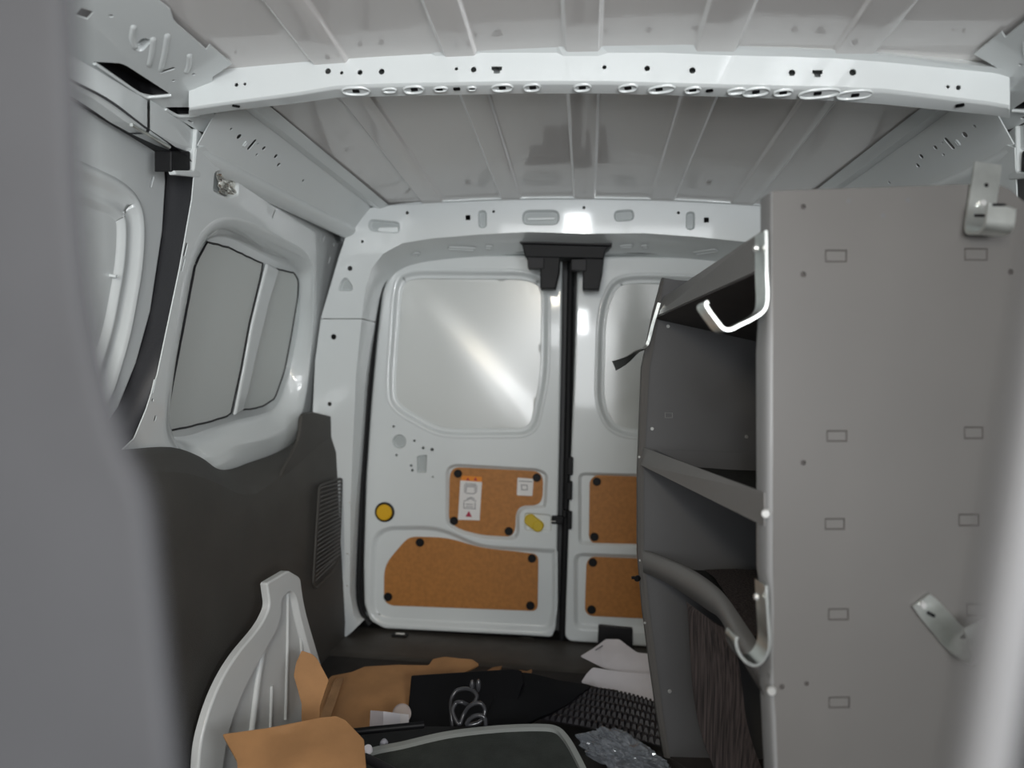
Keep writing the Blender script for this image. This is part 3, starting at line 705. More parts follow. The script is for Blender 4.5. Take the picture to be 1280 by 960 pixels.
tr = thing('door_track', 'white steel track end with a black stop beside the upper corner of the shelving', 'door track', mirx(PT.hit(200, 150), 0))
for nm in ('track_rail', 'end_bracket', 'rubber_stop'):
    s_ = [o for o in COL.objects if o.parent == tk and o.name.startswith(nm)][0]
    m_ = MB(); m_.v = [tuple(v.co) for v in s_.data.vertices]; m_.f = [list(p.vertices) for p in s_.data.polygons]; m_.sm = [p.use_smooth for p in s_.data.polygons]; m_.mi = [0] * len(m_.f)
    obj(nm, mirrored(m_), s_.data.materials[0], tr)

# sliding door inner skin
PDr = Pl((-.80, 1.0, .6), (1, 0, -.10))
dl = [(-60, 20), (60, 92), (110, 128), (165, 161), (190, 178), (202, 192), (208, 208), (209, 226), (205, 290), (190, 390), (172, 455), (150, 510), (118, 556), (60, 600), (-60, 700)]
fe = [{'loop': PDr.L([(40, 175, 20), (110, 205, 20), (162, 230, 34), (182, 262, 40), (180, 330, 30), (164, 420, 30), (140, 500, 20), (110, 540, 20), (-20, 600)], 10), 'prof': [(0, 0), (.005, .004), (.010, .005), (.016, .001), (.024, -.005), (.030, -.007), (.040, -.007), (.045, -.003), (.050, -.004), (.056, -.010), (.06, -.012)], 'm': 0}]
hs = [PDr.circ(146, 345.5, 1.8), PDr.slot(190, 227, 4, 14, -.2)]
mb = sheet(PDr, [PDr.q(*p) for p in dl], hs, fe, th=.03, edge=.008)
obj('door_3', mb, WHITE, None, 'white sliding side door with pressed inner skin', 'door', 'structure')
# its rubber seal: broad black band between skin and wall
inn_ = [(30, 98), (80, 125), (120, 150), (165, 176), (196, 196), (205, 212), (203, 240), (198, 300), (184, 390), (166, 452), (145, 508), (112, 556), (60, 600)]
out_ = [(60, 82), (100, 104), (140, 126), (182, 158), (222, 186), (241, 205), (240, 240), (226, 322), (207, 420), (194, 476), (178, 520), (150, 566), (100, 600)]
PSm = PDr.off(.012)
a = [PDr.off(-.01).hit(*p) for p in inn_]; m1 = [PSm.hit((p[0] * 2 + q[0]) / 3, (p[1] * 2 + q[1]) / 3) for p, q in zip(inn_, out_)]; m2 = [PSm.off(.02).hit((p[0] + 2 * q[0]) / 3, (p[1] + 2 * q[1]) / 3) for p, q in zip(inn_, out_)]
b = [LW.off(-.006).hit(*p) for p in out_]
mb = MB().loft([cr(x_, 5) for x_ in (a, m1, m2, b)], closed=False)
obj('door_seal', mb, SEALM, None, 'broad dark rubber seal along the edge of the sliding side door', 'door seal')

# lower side trim
TP = Pl((-.675, 1.5, .4), (1, 0, .02))
edge_ = [(60, 600), (150, 594), (215, 590), (250, 596), (275, 606), (296, 616), (312, 618), (330, 611), (372, 577), (400, 552), (424, 537), (432, 533)]
wallp = [(60, 566), (150, 562), (214, 559), (250, 571), (272, 586), (290, 586), (312, 578), (338, 569), (362, 557), (371, 545), (378, 516), (430, 525)]
TT = LW.off(.002)
e3 = [TP.hit(*p) for p in edge_]; w3 = [TT.hit(*p) for p in wallp]
w3[-1] = TP.hit(431, 525) + Vector((-.02, 0, 0))
lo = [(60, 1060), (150, 1040), (240, 1000), (300, 970), (340, 930), (370, 890), (390, 850), (400, 830), (412, 815), (420, 806), (424, 798), (426, 790)]
mb = MB()
e3d, w3d = cr(e3, 4), cr(w3, 4)
cv = lambda t: [p.lerp(q, t) + Vector((0, 0, .010 * math.sin(math.pi * t))) for p, q in zip(w3d, e3d)]
mb.loft([cv(t) for t in (0, .25, .5, .75, .9, 1.0)], closed=False)
mb.loft([e3d, [p + Vector((.004, 0, -.012)) for p in e3d], [Vector((TP.p.x + .012, p.y, p.z - .05)) for p in e3d], [Vector((-.640, p.y, .05)) for p in e3d], [Vector((-.642, p.y, 0)) for p in e3d]], closed=False)
r0 = e3d[-1]; mb.loft([[r0, r0 + Vector((.004, 0, -.012)), Vector((-.640, r0.y, .05))], [r0 + Vector((-.06, .03, 0)), r0 + Vector((-.06, .03, -.012)), Vector((-.72, r0.y + .03, .05))]], closed=False)
st = obj('side_trim', mb, TRIMM, None, 'dark grey plastic lining panel covering the lower side wall and wheel arch', 'lining panel', 'structure')
mb = sheet(TP, [TP.q(*p) for p in rl([(378, 517, 3), (392, 515, 3), (428, 524, 5), (433, 528, 3), (433, 600), (345, 612), (352, 590, 10), (366, 566, 10), (374, 548, 8)], 0)], th=.008, d=.002, edge=.003); obj('trim_tower', mb, TRIMM, st)
mb = sheet(TT, TT.L([(362, 559), (370, 561), (381, 562), (380, 567), (366, 565)], 1), th=.004, d=.03, edge=.001); obj('trim_tab', mb, BLACKP, st, 'small black tab')
# louvre grille
TG = Pl((-.646, 1.5, .4), (1, 0, .046))
mb = MB(); g = [(398, 606), (427, 596), (424, 700), (417, 716), (394, 738), (390, 730)]
mb.loft([[TG.w(p, k_) for p in inset(ccw([TG.q(*q) for q in rl(g, 4)]), i)] for i, k_ in ((0, .0), (.002, .004), (.006, .004), (.008, .001))])
gr = obj('vent_grille', mb, TRIMM, st)
mb = MB()
for k_ in range(22):
    t = k_ / 21; y0 = 612 + 114 * t; x0 = 399 - 5.5 * t; x1 = 425.5 - 3 * t; y1 = 604 + 100 * t; 
    if k_ > 19: x1 -= 6
    a, b = TG.hit(x0, y0) , TG.hit(x1, y1); mb.ribbon([a + Vector((.002, 0, 0)), b + Vector((.002, 0, 0))], Vector((.5, 0, .6)), .007, .0016)
obj('louvre_slats', mb, SLATM, gr)

# right-hand wall: the same panel, seen only above the shelving
o2 = MB(); sd = bpy.data.objects['trim_8'].data
o2.v = [tuple(v.co) for v in sd.vertices]; o2.f = [list(p.vertices) for p in sd.polygons]; o2.sm = [p.use_smooth for p in sd.polygons]; o2.mi = [p.material_index for p in sd.polygons]
obj('trim_11', mirrored(o2), [WHITE, HOLE_SHADE], None, 'white steel side wall behind the grey shelving', 'side panel', 'structure')
mb = mirrored(MB().poly([LWo.w(LWo.uv(p), -.001) for p in li_])); obj('window_2', mb, WBLANK, None, 'blanked quarter window behind the grey shelving', 'window', 'structure')

# ================================================================== SHELVING
EY = ray(606, 490).normalized()
EZ = (UP - RT * .018); EZ = (EZ - EY * EZ.dot(EY)).normalized(); EX = EY.cross(EZ)
YA, YB = .92, 1.50
def aty(px, py, y): d = ray(px, py); return C + d * (y / d.y)
PA = Pl(aty(962, 600, YA), EY); PK = Pl(aty(800, 600, YB), EY)
sh = thing('shelving_unit', 'tall dark grey steel shelving unit with carpet lined trays', 'shelving', (PA.hit(962, 1000).x, 1.2, 0))
fl = [(966, 238), (1245, 229), (1262, 236), (1292, 262), (1345, 300), (1345, 1240), (985, 1245), (972, 960), (967, 860), (966, 600)]
fe = []
for x, y, w, h in ((1045, 320, 25, 14), (1046, 545, 24, 13), (1043.5, 655, 23, 13), (1048, 768, 23, 13), (1049, 878, 23, 12), (1220, 318, 25, 13), (1217, 541, 21, 13), (1211, 650, 22, 13), (1221, 762, 23, 13), (1050, 1000, 23, 12)):
    fe.append({'loop': PA.slot(x, y, w, h, 0, .5), 'prof': [(0, 0), (.0004, -.0011), (.0012, -.0012), (.0017, -.0005)], 'm': 0, 'side': 1})
hs = [PA.circ(x, y, r, 14) for x, y, r in ((1004, 258.5, 3), (1004, 343, 3.4), (1004, 578.5, 3.2), (1263, 340, 3), (977, 858.5, 3), (1008, 854.5, 2.6))]
mb = sheet(PA, [PA.q(*p) for p in rl(fl, 3)], hs, fe, th=.0025, edge=.0008)
ep = obj('end_panel', mb, [SHELF, SHELFU], sh)
for x, y in ((1004, 258.5), (1004, 343), (1004, 578.5), (1263, 340), (977, 858.5), (1008, 854.5)):
    c = PA.hit(x, y) - PA.n * .0022; obj('hole_backing', MB().disc(c - PA.n * .001, PA.n, 4 * PA.sc(x, y), .0008, 14), SHELFU, ep)
for x, y in ((1104, 269), (1135, 250), (1061, 251)): obj('filled_hole', MB().disc(PA.hit(x, y), PA.n, 2.6 * PA.sc(x, y), .0004, 12), SHELFD, ep)
# folded front flange of the near panel
fo = [(966, 239), (966, 345), (966, 440), (966, 600), (966, 715), (967, 745), (968, 835), (968, 860), (972, 960), (985, 1245)]
fi = [(962, 241), (962, 345), (956.5, 440), (957, 600), (957, 715), (962, 745), (963, 835), (961, 860), (966, 960), (978, 1245)]
a = [PA.hit(*p) for p in fo]; b = [PA.off(-.004).hit(*p) for p in fi]
mb = MB().loft([a, [p.lerp(q, .5) + PA.n * .001 for p, q in zip(a, b)], b, [p + EY * .03 for p in b]], closed=False)
obj('end_flange', mb, SHELFE, sh)
# far panel
pf = [(828, 347), (846, 350), (905, 354), (985, 366), (1060, 380), (1060, 950), (900, 948), (830, 946), (822, 900), (812, 830), (803, 760), (797, 690), (797, 590), (802, 460), (816, 392)]
hs = [PK.circ(835, 408, 0.1 + 1.6), PK.circ(815, 536, 1.6), PK.circ(933, 546, 1.8), PK.circ(837, 864, 2.0)]
mb = sheet(PK, [PK.q(*p) for p in pf], (), [{'loop': PK.slot(836, 519, 10, 7, 0, .5), 'prof': [(0, 0), (.0004, -.001), (.0012, -.001), (.0016, -.0004)], 'm': 0, 'side': 1}], th=.002)
fp = obj('far_panel', mb, [SHELFD, SHELFE], sh)
for x, y in ((835, 408), (815, 536), (933, 546), (837, 864)): obj('rivet', MB().disc(PK.hit(x, y), PK.n, 2.2 * PK.sc(x, y), .002, 12), STEEL, fp)
fo = [(828, 347), (816, 392), (802, 460), (797, 590), (797, 690), (803, 760), (812, 830), (822, 900), (830, 946)]
fi = [(829, 350), (823, 393), (811, 462), (804, 590), (804, 690), (811, 760), (820, 830), (829, 900), (837, 946)]
a = [PK.hit(*p) + PK.n * .001 for p in fo]; b = [PK.hit(*p) for p in fi]
mb = MB().loft([[p + EY * .012 for p in a], a, [p.lerp(q, .5) - EY * .006 for p, q in zip(a, b)], [q - EY * .006 for q in b], b], closed=False, smooth=False)
obj('far_flange', mb, SHELF, sh)
# back sheet
bA, bB = PA.hit(1335, 320), PA.hit(1335, 1230); wv = PK.hit(800, 600) - PA.hit(962, 600)
mb = MB().poly([bA, bA + wv.dot(EY) * EY, bB + wv.dot(EY) * EY, bB]); obj('back_sheet', mb, SHELFD, sh)
# top tray: lip, underside
def quad(name, pa, m, th=.002, parent=sh):
    pa = [Vector(p) for p in pa]; n_ = (pa[1] - pa[0]).cross(pa[2] - pa[0]).normalized()
    m_ = MB().poly(pa); m_.poly([p + n_ * th for p in pa]); m_.loft([pa, [p + n_ * th for p in pa]], smooth=False); return obj(name, m_, m, parent)
A, B = PA.off(-.005).hit, PK.hit
D = wv.dot(EY) * EY
tl = quad('tray_lip', [A(957, 288), B(830, 372), B(818, 397), A(957, 335)], SHELFL)
dv = B(1040, 447) - B(818, 397)
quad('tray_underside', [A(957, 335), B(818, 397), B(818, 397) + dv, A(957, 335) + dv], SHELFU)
# middle tray
quad('tray_lip', [A(957, 616), B(804, 559), B(801, 581), A(957, 658)], SHELFL)
dv = B(1040, 596) - B(803, 578)
quad('tray_floor', [A(957, 654), B(803, 578), B(803, 578) + dv, A(957, 654) + dv], CARPETD)
quad('tray_rear_lip', [B(815, 561) - EY * .012, B(1040, 570) - EY * .012, B(1040, 591) - EY * .012, B(870, 585) - EY * .012], SHELFD)
# lower tray with its bent lip
tp = [(800, 688), (830, 700), (860, 714), (885, 732), (900, 748), (916, 772), (934, 800), (950, 826), (961, 843)]
bt = [(801, 714), (830, 727), (860, 746), (885, 763), (897, 771), (906, 784), (920, 812), (941, 848), (963, 882)]
n_ = len(tp)
yy = [YB + (YA - YB) * t for t in (0, .16, .32, .48, .58, .70, .82, .92, 1.0)]
a = cr([aty(*p, y) for p, y in zip(tp, yy)], 5); b = cr([aty(*p, y) for p, y in zip(bt, yy)], 5)
mb = MB().loft([[p + EX * .012 for p in a], a, b, [p + EX * .012 for p in b]], closed=False, smooth=True)
obj('bent_tray_lip', mb, SHELFL, sh, 'bent lower tray lip')
dv = B(1040, 722) - B(801, 706)
b2 = [p.lerp(q, .75) for p, q in zip(a, b)]
mb = MB().loft([b2, [p + dv * .5 for p in b2], [p + dv + EZ * .012 for p in b2]], closed=False)
obj('tray_floor', mb, CARPETD, sh)
mb = MB(); 
c0 = [B(862, 713) - EY * .003, B(1040, 713) - EY * .003]; mb.poly([c0[0], c0[1], c0[1] - EZ * .07, c0[0] - EZ * .05]); obj('tray_rear_lip', mb, CARPETD, sh)
cs = [[aty(x, y, d) for x, y, d in r] for r in (((880, 712, 1.47), (920, 711, 1.46), (957, 713, 1.45), (1000, 716, 1.45)), ((893, 722, 1.36), (925, 724, 1.36), (960, 728, 1.35), (1000, 732, 1.35)), ((912, 750, 1.2), (935, 752, 1.2), (962, 755, 1.2), (1000, 758, 1.2)), ((940, 795, 1.04), (950, 795, 1.04), (962, 795, 1.04), (1000, 795, 1.04)))]
mb = MB().loft(cs, closed=False); obj('tray_carpet', mb, CARPET, sh)
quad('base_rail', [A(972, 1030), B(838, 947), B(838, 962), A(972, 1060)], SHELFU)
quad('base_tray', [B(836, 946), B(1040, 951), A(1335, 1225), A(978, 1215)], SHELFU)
# screws
for p in (PA.hit(956, 641), PA.hit(963, 861)):
    obj('pan_screw', MB().disc(p - EY * .004, PA.n * .9 - EX * .45, .0054, .005, 14, .5), STEEL, sh)
mb = MB(); mb.disc(B(797, 722) - EY * .004 , PA.n - EX * .7, .006, .008, 12, .4); mb.tube([B(797, 722) - EX * .012, B(797, 722) + EX * .004], .003, 8); obj('side_bolt', mb, BLACKP, sh)
for x, y in ((799, 571), (800, 700), (806, 778)): obj('flange_screw', MB().disc(B(x, y) - EY * .002, PA.n - EX * .6, .0025, .002, 10, .4), STEEL, sh)

# hanging strip of carpet
Lp = [(859, 753, 1.29), (861, 770, 1.27), (864, 820, 1.26), (868, 870, 1.25), (878, 920, 1.23), (896, 968, 1.2), (925, 1040, 1.15)]
Rp = [(901, 783, 1.175), (912, 790, 1.17), (922, 820, 1.17), (928, 860, 1.17), (934, 905, 1.16), (950, 955, 1.14), (985, 1040, 1.10)]
a = cr([aty(*p) for p in Lp], 5); b = cr([aty(*p) for p in Rp], 5)
rows = [[p.lerp(q, t) - EY * .012 * math.sin(math.pi * t) for p, q in zip(a, b)] for t in (0, .2, .4, .6, .8, 1)]
mb = MB().loft(rows, closed=False); mb.loft([[p + EY * .006 for p in r] for r in rows], closed=False); mb.loft([rows[0], [p + EY * .006 for p in rows[0]]], closed=False); mb.loft([rows[-1], [p + EY * .006 for p in rows[-1]]], closed=False)
obj('carpet_strip', mb, CARPET, None, 'frayed brown and black carpet strip hanging down from the lower shelf tray', 'carpet')

# ------------------------------------------------------------------ galvanised hooks
G = 'galvanised hooks on the shelving unit'
def hook(label, path, wd, w, th, bolts=(), bn=None, extra=None):
    mb = MB().ribbon(path, wd, w, th)
    o = obj('strap_hook', mb, GALV, None, label, 'hook', None, G)
    for b_ in bolts:
        m = MB().disc(b_, bn, .0042, .004, 12, .5); obj('bolt', m, STEEL, o)
    for s_ in (extra or ()): obj('slot', s_, BLACKP, o)
    return o
A_ = PA.off(.004).hit
pa = [A_(959, 288), A_(959.5, 340), A_(960.5, 372), A_(957, 387), A_(945, 397), A_(925, 407), A_(914, 412), A_(905, 410), A_(895, 398), A_(884, 382), A_(886, 377)]
pa = [p - EX * .001 for p in cr(pa, 4)]
hook('galvanised strap hook near the top front edge of the shelving end panel', pa, EY, .034, .0035, [A_(955.5, 307) + EY * .018 - EX * .002], -EX)
pa = [A_(959, 732), A_(961, 770), A_(963, 800), A_(961, 815), A_(954, 827), A_(944, 832), A_(932, 826), A_(924, 814), A_(921, 802), A_(923, 796)]
pa = [p - EX * .001 for p in cr(pa, 4)]
hook('galvanised J hook low on the front edge of the shelving, beside the bent tray lip', pa, EY, .034, .0035, [A_(956, 751) + EY * .018 - EX * .002], -EX)
# hook standing off the top corner of the end panel
N_ = PA.n
pA_ = lambda x, y, o: PA.hit(x, y) + N_ * o
pa = [pA_(1215, 203, .004), pA_(1214, 210, .004), pA_(1208, 250, .004), pA_(1203, 280, .005), pA_(1201, 292, .010), pA_(1201, 296, .020), pA_(1201, 297, .034), pA_(1202, 290, .042), pA_(1203, 270, .044), pA_(1204, 264, .044)]
hk = hook('galvanised strap hook standing up over the top corner of the shelving end panel', cr(pa, 4), PA.hit(1300, 246) - PA.hit(1200, 240), .034, .0035, [pA_(1223, 256, .006)], N_)
for x, y, w, o in ((1221, 271, 13, .0062), (1216, 268, 14, .0465)):
    obj('slot', MB().poly([PA.w(p, o) for p in PA.slot(x, y, w, 3)]), BLACKP, hk)
obj('slot', MB().disc(pA_(1229, 233, .0056), N_, .0026, .0006, 12), BLACKP, hk)
# loose hook lower down, swung sideways
pa = [pA_(1138, 757, .004), pA_(1148, 771, .004), pA_(1175, 804, .004), pA_(1184, 813, .007), pA_(1190, 818, .018), pA_(1190, 817, .032), pA_(1187, 806, .042), pA_(1176, 778, .045), pA_(1173, 772, .045)]
wd = [PA.hit(1165, 748) - PA.hit(1139, 760)] * 3 + [PA.hit(1220, 800) - PA.hit(1184, 806)] * 6
hk = hook('galvanised strap hook swung sideways on the lower part of the shelving end panel', pa, wd, [.026, .03, .032, .033, .034, .034, .034, .034, .030], .0035, [pA_(1149, 754, .006)], N_)
mb = MB(); mb.poly([PA.w(p, .0062) for p in PA.slot(1160, 766, 10, 3.5, -.5)]); obj('slot', mb, BLACKP, hk)
# thin bracket on the far edge
pa = [aty(822, 378, 1.47), aty(814, 405, 1.47), aty(807, 430, 1.47), aty(795, 443, 1.46), aty(783, 455, 1.45), aty(770, 463, 1.44)]
wv_ = [ray(4 + 640, 480 - 0) - ray(640, 480)] + [RT, RT * .9 + UP * .3, RT * .5 + UP * .8, RT * .3 + UP * .9, RT * .2 + UP * .95]
mb = MB().ribbon(cr(pa, 4), [(wv_[min(i // 4, 5)].normalized() * (1 - (i % 4) / 4) + wv_[min(i // 4 + 1, 5)].normalized() * ((i % 4) / 4)) for i in range(21)], [(.006 + .014 * max(0, (i - 9) / 11)) for i in range(21)], .003)
obj('strap_hook', mb, GALV, None, 'bent galvanised strap sticking out past the far edge of the shelving', 'hook', None, G)

# ================================================================== THINGS ON THE FLOOR
# white liner piece leaning on the lower wall
PLn = Pl(aty(330, 860, 1.40), (.97, -.13, .05)); PLn = Pl(Vector((-.585, 1.40, .2)), (.97, -.16, .05))
ol = rl([(247, 985, 2), (250, 930, 20), (265, 875, 30), (290, 825, 30), (327, 782, 20), (338, 758, 8), (334, 729, 3), (361, 713, 3), (376, 722, 4), (381, 760, 30), (404, 838, 5), (402, 900, 5), (385, 985, 2)], 5)
inn = rl([(274, 985, 2), (286, 910, 20), (305, 860, 30), (330, 815, 20), (351, 778, 20), (351, 748, 8), (364, 736, 6), (371, 745, 8), (377, 775, 20), (396, 845, 4), (394, 900, 4), (380, 985, 2)], 5)
mb = sheet(PLn, [PLn.q(*p) for p in ol], (), [{'loop': [PLn.q(*p) for p in inn], 'prof': prof(.008, -.012)}], th=.016, edge=.004)
ln = obj('liner_panel', mb, LINER, None, 'white ribbed plastic moulding leaning against the dark side lining', 'moulding')
for pts, r in ((((338, 790), (330, 840), (323, 895), (316, 960)), .0075), (((366, 738), (365.5, 800), (364, 860), (363, 900)), .004), (((381, 783), (383, 815), (386, 860)), .004), (((346, 858), (345, 890), (344, 915)), .004)):
    mb = MB().tube([PLn.hit(*p) - PLn.n * .012 for p in cr(pts, 4)], r, 8); obj('rib', mb, LINER, ln)

# cardboard
def slab(name, pl, pts, m, lab, cat, th=.004, r=2, warp=None, group=None, edge=.0008, parent=None):
    mb = sheet(pl, [pl.q(*p) for p in rl(pts, r)], th=th, edge=edge, warp=warp, grid=.02 if warp else 0, back=True); return obj(name, mb, m, parent, lab, cat, None, group)
G = 'flattened cardboard on the floor'
def wob(a, s, seed):
    return lambda P: P + Vector((0, 0, a * noise.noise(P * s + Vector((seed, 0, 0)))))
def flz(px, py, z): d = ray(px, py); return C + d * ((z - C.z) / d.z)
P1 = Pl(flz(470, 870, .05), (-.05, -.18, 1))
slab('cardboard_sheet', P1, [(385, 898), (402, 860), (414, 847), (440, 843), (456, 836), (500, 833), (536, 833), (541, 826), (556, 823), (574, 826), (590, 828), (599, 834), (580, 842), (560, 845), (528, 850), (500, 905), (470, 915), (430, 912)], CARD, 'largest flattened brown cardboard sheet with a torn far edge on the load floor', 'cardboard', warp=wob(.012, 9, 1), group=G)
P2 = Pl(flz(388, 860, .15), (.15, -.75, .6))
slab('cardboard_flap', P2, [(367, 846), (370, 830), (377, 815), (390, 818), (397, 823), (411, 846), (400, 880), (398, 985), (376, 985), (377, 880)], CARD, 'upright brown cardboard flap beside the white ribbed moulding', 'cardboard', warp=wob(.010, 12, 4), group=G)
P3 = Pl(flz(360, 928, .17), (.05, -.40, .92))
slab('cardboard_sheet', P3, [(278, 920), (330, 909), (399, 896), (420, 895), (432, 900), (455, 925), (480, 1270), (330, 1270), (296, 950)], CARD, 'brown cardboard sheet in front of the white ribbed moulding, nearest the camera', 'cardboard', warp=wob(.008, 10, 9), group=G)
P4 = Pl(flz(620, 838, .035), (0, 0, 1))
slab('cardboard_scrap', P4, [(606, 840), (616, 834), (628, 832), (624, 838), (612, 843)], CARD, 'small torn cardboard scrap beside the larger sheet', 'cardboard scrap', r=1, group='torn cardboard scraps')
slab('cardboard_scrap', P4, [(645, 841), (650, 837), (658, 839), (665, 836), (664, 844), (652, 845)], CARD, 'small torn cardboard scrap behind the black board on the dark floor', 'cardboard scrap', r=1, group='torn cardboard scraps')
P5 = P1.off(.014)
slab('cardboard_strip', P5, [(418, 849), (430, 846), (412, 900), (400, 896)], CARDE, 'narrow folded cardboard strip lying on the largest sheet', 'cardboard', group=G)

# black panels
P6 = Pl(flz(590, 905, .04), (0, -.62, .78))
slab('plastic_board', P6, [(514, 844), (560, 841), (640, 836), (652, 838), (655, 850), (640, 900), (620, 910), (508, 910)], PANELK, 'flat black plastic board standing on edge behind the coiled cable', 'board', th=.012, edge=.002)
P7 = Pl(flz(660, 880, .07), (.15, -.45, .88))
slab('black_sheet', P7, [(630, 838), (655, 838), (690, 846), (742, 862), (715, 880), (680, 897), (655, 912), (600, 915)], PANELK, 'black rubber sheet draped between the upright black board and the studded mat', 'sheet', th=.006, r=8, warp=wob(.016, 10, 3))
P8 = Pl(flz(600, 915, .085), (.02, -.16, 1))
ol = rl([(430, 975), (456, 943), (505, 930), (560, 917), (620, 910), (680, 908), (702, 912), (718, 935), (745, 990), (430, 990)], 6)
mb = sheet(P8, [P8.q(*p) for p in ol], th=.010, edge=.002); pg = obj('edged_panel', mb, PANELG, None, 'dark panel with pale grey edging on top of the clutter', 'panel')
mb = MB(); e = [P8.hit(*p) for p in cr([(425, 982), (452, 945), (505, 931), (560, 918.5), (620, 911.5), (672, 909.5), (695, 912), (708, 922), (722, 944), (745, 990)], 6)]
mb.ribbon([p + P8.n * .004 for p in e], -P8.V, .011, .008); obj('edging', mb, EDGEG, pg)
# black folded frame
P9 = Pl(flz(430, 925, .10), (0, -.15, 1))
bf = thing('folding_frame', 'black angled metal frame lying beside the dark edged panel', 'frame', P9.hit(430, 930))
mb = MB(); q = [P9.hit(405, 920), P9.hit(450, 943), P9.hit(505, 972)]; mb.tube(q, .008, 6); obj('side_bar', mb, GREYP, bf)
mb = MB(); q = [P9.hit(405, 919), P9.hit(460, 913), P9.hit(530, 906)]; mb.tube(q, .007, 6); obj('cross_bar', mb, PANELK, bf)
mb = sheet(P9.off(-.04), P9.off(-.04).L([(412, 922), (520, 908), (640, 908), (560, 918), (456, 944)], 3), th=.006); obj('base_plate', mb, PANELK, bf)
mb = MB().disc(P9.hit(460, 943) + Vector((0, 0, .006)), (0, -.4, 1), .008, .008, 14, .5); obj('rivet', mb, PAPER, bf, 'pale rivet')
mb = MB().sphere(P9.off(-.03).hit(480, 930), .008, 8, (1, 1, 1.2)); obj('highlight_ball', mb, CUP, bf)  # pale ball added to stand for a highlight on the frame
# mat with rows of studs
P10 = Pl(flz(760, 895, .022), (0, -.10, 1))
c00, c10, c01, c11 = P10.hit(712, 858), P10.hit(826, 884), P10.hit(648, 897), P10.hit(826, 938)
mb = MB(); R_, K_ = 6, 23
def mp(u, v): return c00.lerp(c10, u).lerp(c01.lerp(c11, u), v) + Vector((0, 0, .012 * math.sin(u * 2.5)))
mb.loft([[mp(i / 20, v) for i in range(21)] for v in (0, .5, 1)], closed=False)
for j in range(R_):
    for i in range(K_):
        u0, u1, v0, v1 = (i + .12) / K_, (i + .88) / K_, (j + .18) / R_, (j + .82) / R_
        b_ = [mp(u0, v0), mp(u1, v0), mp(u1, v1), mp(u0, v1)]; c_ = sum(b_, Vector()) / 4
        t_ = [c_.lerp(p, .6) + Vector((0, 0, .009)) for p in b_]; mb.loft([b_, t_], smooth=False); mb.poly(t_)
obj('rubber_mat', mb, MATM, None, 'black studded rubber mat lying beside the foot of the shelving', 'mat')
# cable
q = [(566, 912, 1.43), (564, 890, 1.44), (564, 875, 1.46), (570, 864, 1.47), (581, 861, 1.47), (592, 864, 1.46), (596, 872, 1.45), (588, 882, 1.44), (578, 878, 1.43), (570, 879, 1.43), (566, 890, 1.42), (574, 905, 1.41), (580, 892, 1.42), (588, 882, 1.42), (600, 879, 1.42), (606, 888, 1.42), (600, 902, 1.41), (584, 906, 1.40), (588, 898, 1.40), (598, 894, 1.40), (606, 898, 1.40), (607, 912, 1.40)]
mb = MB().tube(cr([aty(*p) for p in q], 8), .0042, 8); cb = obj('coiled_cable', mb, CABLE, None, 'loops of shiny black cable in front of the upright black board', 'cable')
for x, y in ((590, 858), (598, 857)): obj('cable_highlight', MB().sphere(aty(x, y, 1.47), .008, 8, (.7, .7, 1.7)), CABLE, cb)  # glossy blobs added to stand for highlights on the cable
# papers
G = 'white papers beside the shelving'
def curl(c, ax, k): return lambda P: P + Vector((0, 0, k * ((P - c).dot(ax)) ** 2))
P11 = Pl(flz(770, 822, .05), (-.1, -.35, 1)); c = P11.hit(765, 830)
mb_l = slab('paper_sheet', P11, [(725, 822), (745, 808), (757, 800), (774, 802), (784, 810), (796, 819), (812, 823), (826, 836), (826, 846), (790, 843), (756, 836)], PAPER, 'creased white paper with a short black mark, farther back beside the shelving', 'paper', th=.0008, r=3, warp=curl(c, Vector((.8, .6, 0)), 1.6), group=G, edge=.0002)
m_ = strokes(P11, [((745, 814), (753, 809))], .004, 1.6); obj('black_mark', m_, INK, mb_l)
P12 = Pl(flz(775, 858, .032), (-.15, -.35, 1)); c = P12.hit(770, 860)
slab('paper_sheet', P12, [(726, 856), (733, 846), (741, 838), (775, 840), (826, 845), (826, 886), (800, 878), (780, 870), (770, 862), (750, 860)], PAPER, 'plain white paper lying over the edge of the studded mat', 'paper', th=.0008, r=3, warp=curl(c, Vector((.7, -.7, 0)), 1.2), group=G, edge=.0002)
# clear film bag
bm = bmesh.new(); bmesh.ops.create_icosphere(bm, subdivisions=5, radius=1)
c = flz(781, 945, .035); ua = (P10.hit(850, 965) - P10.hit(745, 915)).normalized(); ub = Vector((-ua.y, ua.x, 0))
for v in bm.verts:
    p = v.co.copy(); n1 = noise.noise(p * 1.6 + Vector((5, 0, 0))); n2 = abs(noise.noise(p * 3.2 + Vector((0, 7, 0)))); n3 = abs(noise.noise(p * 6))
    r = 1 + .3 * n1 - .5 * n2 - .18 * n3
    v.co = c + ua * (p.x * .098 * r) + ub * (p.y * .045 * r) + Vector((0, 0, max(-.025, p.z * .038 * r)))
mb = MB(); bm.verts.index_update(); mb.add([v.co.copy() for v in bm.verts], [[v.index for v in f.verts] for f in bm.faces], False); bm.free()
obj('plastic_bag', mb, BAG, None, 'crumpled clear plastic film glinting between the edged panel and the shelving', 'plastic bag')
